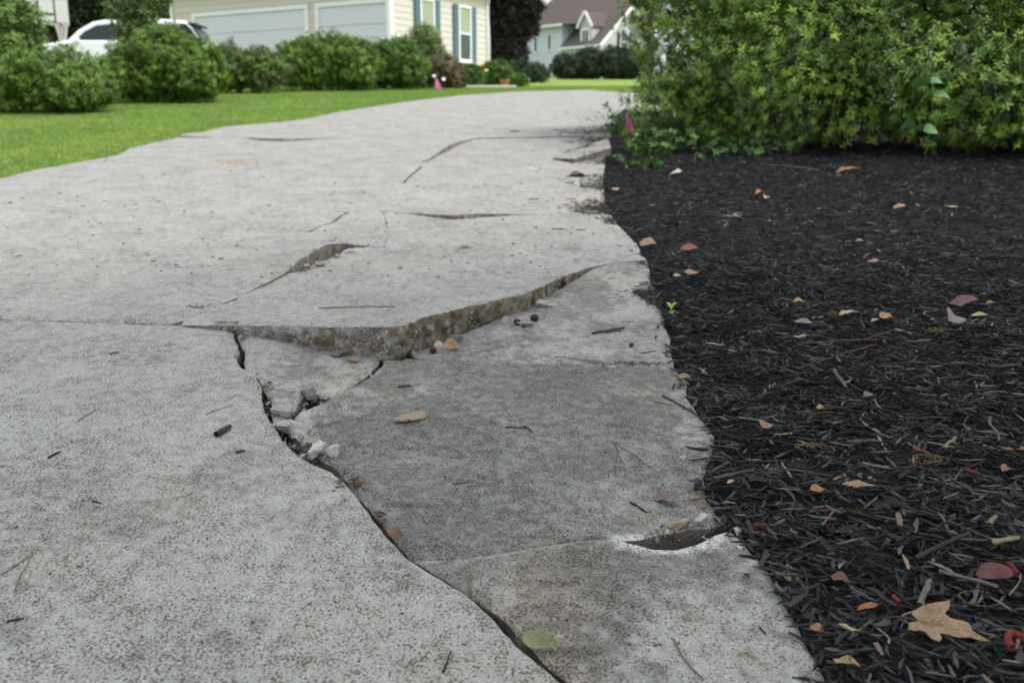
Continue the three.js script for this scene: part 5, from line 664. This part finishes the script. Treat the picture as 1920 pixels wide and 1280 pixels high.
/* sticks, splinters and needles: px0, py0, px1, py1, radius m, colour, flatness, label, category, name */
const BK = [0.02, 0.02, 0.022], PN = [0.34, 0.18, 0.10], ST = [0.46, 0.33, 0.19], RD = [0.30, 0.05, 0.025];
const STICKS = [
  [598, 578, 742, 575, 0.0055, ST, 0.5, 'long tan wood splinter on the lifted slab', 'splinter', 'wood_splinter'],
  [405, 820, 432, 804, 0.0085, [0.05, 0.052, 0.058], 0.9, 'dark grey rounded wood plug on the pale speckled slab', 'wood plug', 'wood_plug'],
  [746, 726, 770, 724, 0.007, [0.13, 0.10, 0.085], 0.5, 'dark brown bark chip on the dark slab', 'bark chip', 'bark_chip'],
  [948, 801, 990, 803, 0.0018, BK, 0.7, 'thin black twig on the dark slab', 'twig', 'twig'], [982, 799, 1000, 811, 0.0016, BK, 0.7, 'short black twig meeting the thin black twig', 'twig', 'twig'],
  [850, 908, 880, 904, 0.0035, [0.32, 0.17, 0.08], 0.5, 'small orange brown chip alone on the dark slab', 'bark chip', 'bark_chip'],
  [1183, 943, 1212, 962, 0.0026, BK, 0.7, 'black curved twig next to the mauve oval leaf', 'twig', 'twig'],
  [1112, 627, 1172, 616, 0.0045, [0.12, 0.07, 0.05], 0.9, 'scaly brown twig on the sunken slab', 'twig', 'twig'], [1135, 624, 1165, 620, 0.003, [0.14, 0.09, 0.07], 0.9, 'thin brown twig below the scaly twig', 'twig', 'twig'],
  [1200, 663, 1231, 658, 0.0025, BK, 0.6, 'black sliver near the joint by the mulch', 'splinter', 'wood_splinter'], [1243, 662, 1256, 661, 0.0025, BK, 0.6, 'short black sliver at the very end of the joint', 'splinter', 'wood_splinter'],
  [1040, 668, 1150, 683, 0.0014, PN, 1, 'pine needle lying across the joint of the sunken slab', 'pine needle', 'pine_needle'], [1090, 676, 1140, 692, 0.001, PN, 1, 'short pine needle slanting below the joint', 'pine needle', 'pine_needle'],
  [1152, 828, 1163, 895, 0.0011, PN, 1, 'upright pine needle on the dark slab', 'pine needle', 'pine_needle'], [1154, 836, 1178, 893, 0.001, PN, 1, 'pine needle crossing the upright one on the dark slab', 'pine needle', 'pine_needle'], [1162, 838, 1235, 886, 0.001, PN, 1, 'long slanting pine needle on the dark slab', 'pine needle', 'pine_needle'],
  [1260, 1200, 1314, 1276, 0.0018, [0.42, 0.27, 0.17], 1, 'straw coloured needle on the white rimmed slab', 'pine needle', 'pine_needle'],
  [832, 1262, 846, 1222, 0.0022, BK, 0.7, 'black twig near the bottom of the pale slab', 'twig', 'twig'], [90, 860, 112, 848, 0.003, BK, 0.7, 'short black twig on the pale speckled slab', 'twig', 'twig'],
  [442, 850, 458, 846, 0.0032, [0.28, 0.09, 0.04], 0.8, 'orange scrap of bark on the pale slab near the crack', 'bark chip', 'bark_chip'], [205, 664, 222, 661, 0.005, [0.06, 0.06, 0.06], 0.5, 'dark chip on the pale slab below the straight joint', 'bark chip', 'bark_chip'],
  [2, 1078, 58, 1040, 0.0012, [0.5, 0.38, 0.2], 1, 'yellow needle at the side of the pale slab', 'pine needle', 'pine_needle'], [28, 1108, 62, 1034, 0.0012, [0.5, 0.36, 0.19], 1, 'yellow needle crossing another on the pale slab', 'pine needle', 'pine_needle'],
  [172, 940, 190, 945, 0.002, BK, 0.7, 'tiny black twig on the darker patch of the pale slab', 'twig', 'twig'], [12, 1166, 44, 1160, 0.003, BK, 0.6, 'black splinter low on the pale slab', 'splinter', 'wood_splinter'],
  [145, 790, 180, 768, 0.0012, [0.13, 0.1, 0.07], 1, 'faint brown needle on the pale slab', 'pine needle', 'pine_needle'], [386, 778, 436, 760, 0.001, [0.24, 0.17, 0.11], 1, 'pale brown needle on the pale slab near the crack', 'pine needle', 'pine_needle'],
  [1035, 430, 1060, 430, 0.007, [0.06, 0.055, 0.05], 0.4, 'dark chip on the lifted slab near its far joint', 'bark chip', 'bark_chip'], [1080, 431, 1098, 431, 0.006, [0.05, 0.05, 0.05], 0.4, 'second dark chip near the far joint of the lifted slab', 'bark chip', 'bark_chip'],
  [992, 374, 1010, 373, 0.007, [0.05, 0.045, 0.04], 0.4, 'dark chip just past the far cracked joint', 'bark chip', 'bark_chip'], [955, 247, 975, 247, 0.016, [0.06, 0.06, 0.05], 0.4, 'dark bark piece far up the drive', 'bark chip', 'bark_chip'],
  [1228, 752, 1262, 760, 0.003, [0.5, 0.36, 0.27], 0.5, 'pale tan sliver where the mulch meets the dark slab', 'splinter', 'wood_splinter'], [1246, 742, 1322, 792, 0.0035, [0.035, 0.035, 0.04], 0.6, 'long black splinter lying over the slab edge', 'splinter', 'wood_splinter'], [1292, 766, 1338, 812, 0.0032, [0.12, 0.11, 0.10], 0.6, 'grey splinter along the slab edge beside the long black one', 'splinter', 'wood_splinter'],
  [1296, 938, 1345, 930, 0.0018, [0.36, 0.2, 0.09], 1, 'orange stem across the slab edge near the mauve leaf', 'stem', 'plant_stem'],
  [1390, 1016, 1440, 1058, 0.0012, [0.4, 0.24, 0.17], 1, 'pinkish stem along the edge of the white rimmed slab', 'stem', 'plant_stem'], [1440, 1050, 1470, 1085, 0.0012, [0.45, 0.27, 0.18], 1, 'stem running to the cream propped leaf', 'stem', 'plant_stem'],
  [1492, 1104, 1501, 1145, 0.0012, [0.5, 0.36, 0.28], 1, 'straw needle upright beside the slab edge', 'pine needle', 'pine_needle'], [1508, 1140, 1512, 1172, 0.0011, [0.5, 0.36, 0.28], 1, 'second straw needle beside the slab edge', 'pine needle', 'pine_needle'],
  [1505, 660, 1640, 655, 0.0013, [0.38, 0.2, 0.13], 1, 'reddish pine needle lying level on the mulch', 'pine needle', 'pine_needle'], [1500, 712, 1645, 662, 0.0013, [0.4, 0.22, 0.15], 1, 'reddish pine needle slanting on the mulch', 'pine needle', 'pine_needle'], [1618, 655, 1675, 636, 0.0016, [0.36, 0.16, 0.1], 1, 'red brown pine needle pointing to the grey brown cupped leaf', 'pine needle', 'pine_needle'], [1675, 636, 1710, 640, 0.0014, [0.36, 0.16, 0.1], 1, 'red brown needle tip in the mulch', 'pine needle', 'pine_needle'],
  [1455, 800, 1432, 806, 0.003, [0.2, 0.18, 0.17], 0.6, 'grey split stick touching the round brown leaf', 'stick', 'stick'], [1385, 804, 1432, 812, 0.0042, [0.22, 0.2, 0.19], 0.6, 'silver grey stick beside the round brown leaf', 'stick', 'stick'],
  [1340, 925, 1412, 906, 0.004, [0.15, 0.12, 0.10], 0.7, 'knotted brown stick near the slab edge in the mulch', 'stick', 'stick'], [1472, 905, 1560, 918, 0.003, [0.10, 0.09, 0.08], 0.7, 'bent grey brown stick in the near mulch', 'stick', 'stick'],
  [1538, 1012, 1575, 978, 0.0022, [0.44, 0.2, 0.15], 1, 'pink red forked twig in the near mulch', 'twig', 'twig'], [1516, 985, 1556, 982, 0.0018, [0.46, 0.2, 0.13], 1, 'pink red twig tip beside the forked twig', 'twig', 'twig'],
  [1858, 1046, 1908, 1038, 0.0085, [0.42, 0.34, 0.19], 0.45, 'yellow split wood chip in the near mulch', 'wood chip', 'wood_chip'], [1850, 1012, 1866, 996, 0.0075, [0.34, 0.25, 0.16], 0.5, 'tan wood chip above the yellow split chip', 'wood chip', 'wood_chip'], [1682, 990, 1686, 1015, 0.007, [0.32, 0.25, 0.17], 0.5, 'tan wood chip standing on end in the near mulch', 'wood chip', 'wood_chip'], [1768, 864, 1790, 842, 0.006, [0.34, 0.27, 0.18], 0.5, 'pale wood chip beyond the seed tassels', 'wood chip', 'wood_chip'],
  [1758, 1102, 1868, 1132, 0.0055, [0.2, 0.19, 0.17], 0.6, 'pale grey stick beneath the dark red leaf', 'stick', 'stick'], [1722, 1166, 1740, 1118, 0.006, [0.22, 0.21, 0.17], 0.6, 'grey green stick above the large maple leaf', 'stick', 'stick'], [1690, 1186, 1718, 1174, 0.0014, [0.72, 0.68, 0.52], 1, 'cream grass straw near the large maple leaf', 'straw', 'grass_straw'], [1718, 1174, 1733, 1177, 0.0014, [0.72, 0.68, 0.52], 1, 'bent tip of the cream grass straw', 'straw', 'grass_straw'], [1894, 1148, 1914, 1106, 0.0013, [0.62, 0.52, 0.32], 1, 'yellow straw beside the dark red leaf', 'straw', 'grass_straw'],
  [1716, 1080, 1815, 1030, 0.005, [0.03, 0.03, 0.031], 0.8, 'long black stick lying diagonal in the near mulch', 'stick', 'stick'], [1862, 702, 1874, 850, 0.0, BK, 1, '', '', ''],
  [1562, 712, 1585, 750, 0.006, [0.13, 0.12, 0.12], 0.5, 'grey slab of bark in the middle mulch', 'bark chip', 'bark_chip'], [1852, 806, 1870, 850, 0.005, [0.15, 0.14, 0.12], 0.6, 'grey stick poking up near the brown maple leaf', 'stick', 'stick'],
  [1640, 1240, 1652, 1262, 0.005, [0.36, 0.26, 0.2], 0.5, 'pale chip in the mulch beside the large maple leaf', 'wood chip', 'wood_chip'], [1440, 318, 1535, 328, 0.006, [0.16, 0.11, 0.085], 1, 'grey fallen branch at the foot of the shrub', 'branch', 'fallen_branch'],
  [1808, 906, 1838, 916, 0.0042, RD, 1, 'red catkin near the brown maple leaf', 'catkin', 'catkin'], [1712, 866, 1742, 876, 0.0045, [0.36, 0.08, 0.045], 1, 'red catkin beside yellow seed tassels', 'catkin', 'catkin'], [1412, 1012, 1440, 1014, 0.0042, RD, 1, 'red catkin next to the chipped hole', 'catkin', 'catkin'], [1672, 1150, 1684, 1162, 0.004, [0.42, 0.07, 0.025], 1, 'short red catkin near the bright orange leaf', 'catkin', 'catkin'], [1888, 1088, 1904, 1108, 0.005, RD, 1, 'red catkin on the dark red leaf', 'catkin', 'catkin'],
];
for (const [x0, y0, x1, y1, r, c, flat, lb, cat, nm] of STICKS) {
  if (!lb) continue; const a = spot(x0, y0), b = spot(x1, y1), d = b.clone().sub(a), L = Math.max(d.length(), 0.012), catk = nm === 'catkin', chip = flat < 0.7, thin = r < 0.002;
  const pts = [0, 0.33, 0.66, 1].map((t, i) => new THREE.Vector3((t - 0.5) * L, (i === 1 || i === 2 ? 0.012 * L : 0) , (thin ? 0.05 : 0.03) * L * noise(x0 + i * 3.7, y0)));
  const g = tube(pts, r, catk ? r * 0.6 : thin ? r * 0.7 : r * rr(0.45, 0.9), catk ? 26 : 9, catk ? 9 : 6); const p = g.attributes.position;
  for (let i = 0; i < p.count; i++) { const n = 1 + (catk ? 0.45 : thin ? 0 : 0.35) * noise(p.getX(i) * (catk ? 900 : 220) + x0, p.getZ(i) * 300 + p.getY(i) * 500); p.setXYZ(i, p.getX(i), p.getY(i) * (chip ? flat : 1) * n, p.getZ(i) * n); } g.computeVertexNormals();
  const m = new THREE.Mesh(g, lm(c, 0.8)), mid = a.clone().lerp(b, 0.5); m.position.set(mid.x, mid.y + r * (chip ? flat : 1) * 0.9 + (inside(mid.x, mid.z, bedPoly) && -sdf(mid.x, mid.z, drivePoly) > 0.03 ? 0.03 : 0), mid.z); m.rotation.set(0, Math.atan2(-d.z, d.x), Math.atan2(d.y, Math.hypot(d.x, d.z)), 'YXZ'); add(m, nm, lb, cat);
}
{ // tan bark curl
  const len = 62 * metre(770, 787), s = new THREE.Shape(); [[-0.5, -0.02], [-0.3, 0.1], [-0.05, 0.13], [0.2, 0.2], [0.5, 0.14], [0.42, 0.05], [0.46, -0.02], [0.25, -0.1], [0, -0.15], [-0.12, -0.12], [-0.14, -0.17], [-0.3, -0.15], [-0.46, -0.12]].forEach(([x, y], i) => i ? s.lineTo(x * len, y * len * 1.4) : s.moveTo(x * len, y * len * 1.4)); const g = new THREE.ExtrudeGeometry(s, { depth: 0.004, bevelEnabled: true, bevelSize: 0.001, bevelThickness: 0.001, bevelSegments: 1 }).rotateX(-Math.PI / 2), p = g.attributes.position; for (let i = 0; i < p.count; i++) p.setY(i, p.getY(i) + 0.25 * Math.abs(p.getZ(i)) + 0.002 * noise(p.getX(i) * 150, p.getZ(i) * 250)); g.computeVertexNormals(); uvXZ(g, 0.03); lay(new THREE.Mesh(g, lm([0.56, 0.42, 0.29], 0.85)), 770, 788, 0.25, 0.004, [0.15, 0], 'bark_piece', 'ragged tan bark piece lying on the dark slab', 'bark piece');
}
function scaly(px, py, r, c, name, label, cat) { const l = []; for (let i = 0; i < 46; i++) { const t = i / 46, y = 1 - 2 * t, q = Math.sqrt(1 - y * y), a = i * 2.4; const e = new THREE.ConeGeometry(0.26, 0.5, 4).rotateX(Math.PI / 2).translate(0, 0, 0.8); e.applyQuaternion(new THREE.Quaternion().setFromUnitVectors(new THREE.Vector3(0, 0, 1), new THREE.Vector3(q * Math.cos(a), y, q * Math.sin(a)))); l.push(e); } l.push(new THREE.IcosahedronGeometry(0.75, 1)); const g = merge(l); g.scale(r, r * 0.8, r); lay(new THREE.Mesh(g, lm(c, 0.9)), px, py, rr(0, 6), r * 0.7, [rr(-0.3, 0.3), 0], name, label, cat); }
scaly(970, 609, 0.016, [0.13, 0.065, 0.045], 'cone_scale', 'brown cone cluster beside the pale pebble under the lifted edge', 'pine cone'); scaly(1002, 602, 0.019, [0.12, 0.055, 0.04], 'cone_scale', 'larger brown cone cluster below the concrete flakes', 'pine cone'); scaly(981, 614, 0.008, [0.15, 0.08, 0.055], 'cone_scale', 'small crumb of brown cone near the other two', 'pine cone'); scaly(812, 662, 0.014, [0.13, 0.06, 0.03], 'cone_scale', 'brown cone lodged under the broken edge', 'pine cone'); scaly(1184, 650, 0.011, [0.28, 0.17, 0.09], 'acorn_cap', 'acorn cap on the sunken slab', 'acorn cap'); scaly(1562, 612, 0.026, [0.10, 0.065, 0.04], 'seed_pod', 'spiky round seed pod on the mulch beside the cream leaf', 'seed pod');
{ // curled red catkin
  const p = []; for (let i = 0; i <= 12; i++) { const a = Math.PI * (1.05 - i / 12 * 1.1); p.push([Math.cos(a) * 0.016, 0.006, -Math.sin(a) * 0.024]); } const g = tube(p, 0.0058, 0.0046, 40, 10), q = g.attributes.position; for (let i = 0; i < q.count; i++) { const n = 0.0018 * noise(q.getX(i) * 700, q.getZ(i) * 700 + q.getY(i) * 600); q.setXYZ(i, q.getX(i) + n, q.getY(i) + n, q.getZ(i) - n); } g.computeVertexNormals(); lay(new THREE.Mesh(g, lm([0.30, 0.055, 0.025], 0.9)), 1906, 1262, 0.1, 0.022, [0.3, 0], 'catkin', 'curled red catkin hooked like a horseshoe in the mulch', 'catkin');
}
{ // seed tassels
  [[1735, 892, 'yellow seed tassel tangle beneath a red catkin'], [1848, 1165, 'thin yellow seed tassel near the dark red leaf'], [1520, 870, 'brown seed tassel on the mulch past the round leaf'], [1760, 640, 'brown seed tassel on the mulch under the cupped leaf']].forEach(([px, py, lb], k) => { const g = new THREE.Group(); g.position.copy(spot(px, py)).add(new THREE.Vector3(0, 0.04, 0)); const m = lm([0.36, 0.26, 0.10]); for (let s = 0; s < (k === 1 ? 1 : 4); s++) { const a0 = rr(0, 6), pts = [], R = rr(0.012, 0.028); for (let i = 0; i <= 9; i++) { const a = a0 + i * 0.35; pts.push([Math.cos(a) * R * (1 + i * 0.1) + s * 0.008 - 0.012, rr(0, 0.005), Math.sin(a) * R * 1.2]); } const tb = part(g, 'strand' + (s ? '_00' + s : ''), tube(pts, 0.0009, 0.0007, 18, 4), m), be = []; for (const q of pts) be.push(new THREE.IcosahedronGeometry(0.0021, 0).translate(...q)); part(tb, 'seed_beads', merge(be), m); } add(g, 'seed_tassel', lb, 'seed tassel'); });
}
{ // plant litter lying in the cracks, nobody could count it
  const spots = [[495, 728, 14, 12], [500, 755, 10, 8], [541, 775, 12, 10], [570, 842, 22, 9], [600, 858, 25, 6], [655, 905, 22, 12], [668, 912, 18, 8], [452, 650, 6, 18], [450, 672, 7, 8], [712, 972, 8, 8], [1170, 682, 60, 3], [1210, 682, 40, 3], [1270, 998, 30, 5], [620, 478, 30, 10], [560, 503, 25, 8], [425, 608, 18, 3], [1075, 303, 30, 8], [1100, 262, 40, 8], [1130, 395, 30, 6], [380, 575, 30, 5], [1340, 850, 8, 30]];
  const im = new THREE.InstancedMesh(chips[1], lm([1, 1, 1], 0.85), spots.length * 34); let n = 0; for (const [px, py, w, h] of spots) for (let i = 0; i < 34; i++) { const o = spot(px + rr(-w, w), py + rr(-h, h)), l = rr(0.006, 0.03), t = rr(0.0008, 0.0018); let deep = 0; for (const q of slabs) if (inside(o.x, o.z, q.poly) && sdf(o.x, o.z, q.poly) > 0.006) deep = 1; E3.set(rr(-0.5, 0.5), rr(0, 6.3), rr(-0.4, 0.4) * (deep ? 0.3 : 1.5)); M4.compose(V3.set(o.x, o.y + (deep ? 0.003 : rr(-0.03, 0.0)), o.z), Q4.setFromEuler(E3), S3.set(l, t, t * rr(1, 2))); im.setMatrixAt(n, M4); const c = [[0.26, 0.09, 0.035], [0.34, 0.2, 0.09], [0.16, 0.08, 0.04], [0.38, 0.28, 0.15], [0.08, 0.05, 0.03]][Math.floor(rnd() * 5)]; im.setColorAt(n, C3.setRGB(...c)); n++; }
  add(im, 'crack_litter', 'red brown plant crumbs gathered in the cracks', 'litter', null, 'stuff');
  const N = 900, cr = new THREE.InstancedMesh(chips[2], chipMat, N); n = 0; while (n < N) { const y = 180 + 1100 * Math.pow(rnd(), 1.5), px = rr(0, 1340), [x, z] = G(px, y); if (sdf(x, z, drivePoly) < 0.02) continue; const o = spot(px, y), far = -o.z > 4, l = far ? rr(0.008, 0.035) : rr(0.003, 0.011), t = far ? rr(0.002, 0.005) : rr(0.0007, 0.0018); E3.set(rr(-0.3, 0.3), rr(0, 6.3), rr(-0.1, 0.1)); M4.compose(V3.set(o.x, o.y + t * 0.8, o.z), Q4.setFromEuler(E3), S3.set(l, t, t * rr(1.2, 2.4))); cr.setMatrixAt(n, M4); const c = rnd() < 0.6 ? [0.03, 0.028, 0.026] : rnd() < 0.6 ? [0.14, 0.09, 0.05] : [0.22, 0.17, 0.11]; cr.setColorAt(n, C3.setRGB(...c)); n++; }
  add(cr, 'mulch_crumbs', 'fine dark crumbs of mulch scattered over the concrete', 'crumbs', null, 'stuff');
}
{ // crushed concrete in the widest part of the crack
  const spots = [[500, 745, 8, 14], [505, 770, 8, 12], [520, 795, 12, 10], [545, 825, 14, 10], [575, 848, 14, 8], [600, 858, 20, 5], [560, 760, 14, 6], [585, 738, 14, 8], [600, 742, 18, 5], [540, 785, 10, 12], [575, 800, 10, 16], [490, 705, 16, 5], [1255, 1002, 36, 6], [1305, 992, 26, 6], [620, 478, 30, 8], [870, 612, 40, 5], [930, 596, 40, 5], [1010, 560, 30, 5], [845, 280, 30, 8], [800, 657, 16, 5], [780, 662, 12, 3], [700, 648, 26, 4], [600, 490, 24, 8], [575, 500, 22, 6], [640, 470, 22, 5], [1050, 538, 20, 4]];
  const geo = new ConvexGeometry(Array.from({ length: 11 }, () => new THREE.Vector3(rr(-0.5, 0.5), rr(-0.35, 0.35), rr(-0.5, 0.5)))), im = new THREE.InstancedMesh(geo, mat([1, 1, 1], 0.95), spots.length * 26); let n = 0;
  for (const [px, py, w, h] of spots) for (let i = 0; i < 26; i++) { const o = spot(px + rr(-w, w), py + rr(-h, h)), sc = 0.003 + 0.016 * Math.pow(rnd(), 2.2); let on = false; for (const q of slabs) if (inside(o.x, o.z, q.poly) && sdf(o.x, o.z, q.poly) > 0.006) on = true; const t = on ? sc * 0.55 : sc, c = rr(0.2, 0.44), b = rnd() < 0.3 ? 0.72 : 0.95; E3.set(rr(0, 6), rr(0, 6), rr(0, 6)); M4.compose(V3.set(o.x, o.y + (on ? t * 0.3 : rr(-0.03, 0.004)), o.z), Q4.setFromEuler(E3), S3.set(t * 1.3, t, t)); im.setMatrixAt(n, M4); im.setColorAt(n, C3.setRGB(c, c * (0.6 + 0.4 * b), c * b)); n++; }
  add(im, 'concrete_crumbs', 'chalky crumbs of crushed concrete lying in the cracks', 'crumbs', null, 'stuff');
}
{ // needle bundle stuck upright in the crack
  const g = new THREE.Group(), o = spot(884, 1118); g.position.copy(o); [[-0.018, 0.075], [-0.006, 0.095], [-0.026, 0.06]].forEach(([dx, h], i) => part(g, 'needle' + (i ? '_00' + i : ''), tube([[0, -0.02, 0], [dx * 0.4, h * 0.4, -0.02], [dx, h * 0.72, -0.05]], 0.001, 0.0007, 8, 5), lm(ST))); add(g, 'needle_bundle', 'three straw needles sticking up out of the long crack', 'pine needles');
}
renderer.render(scene, camera);
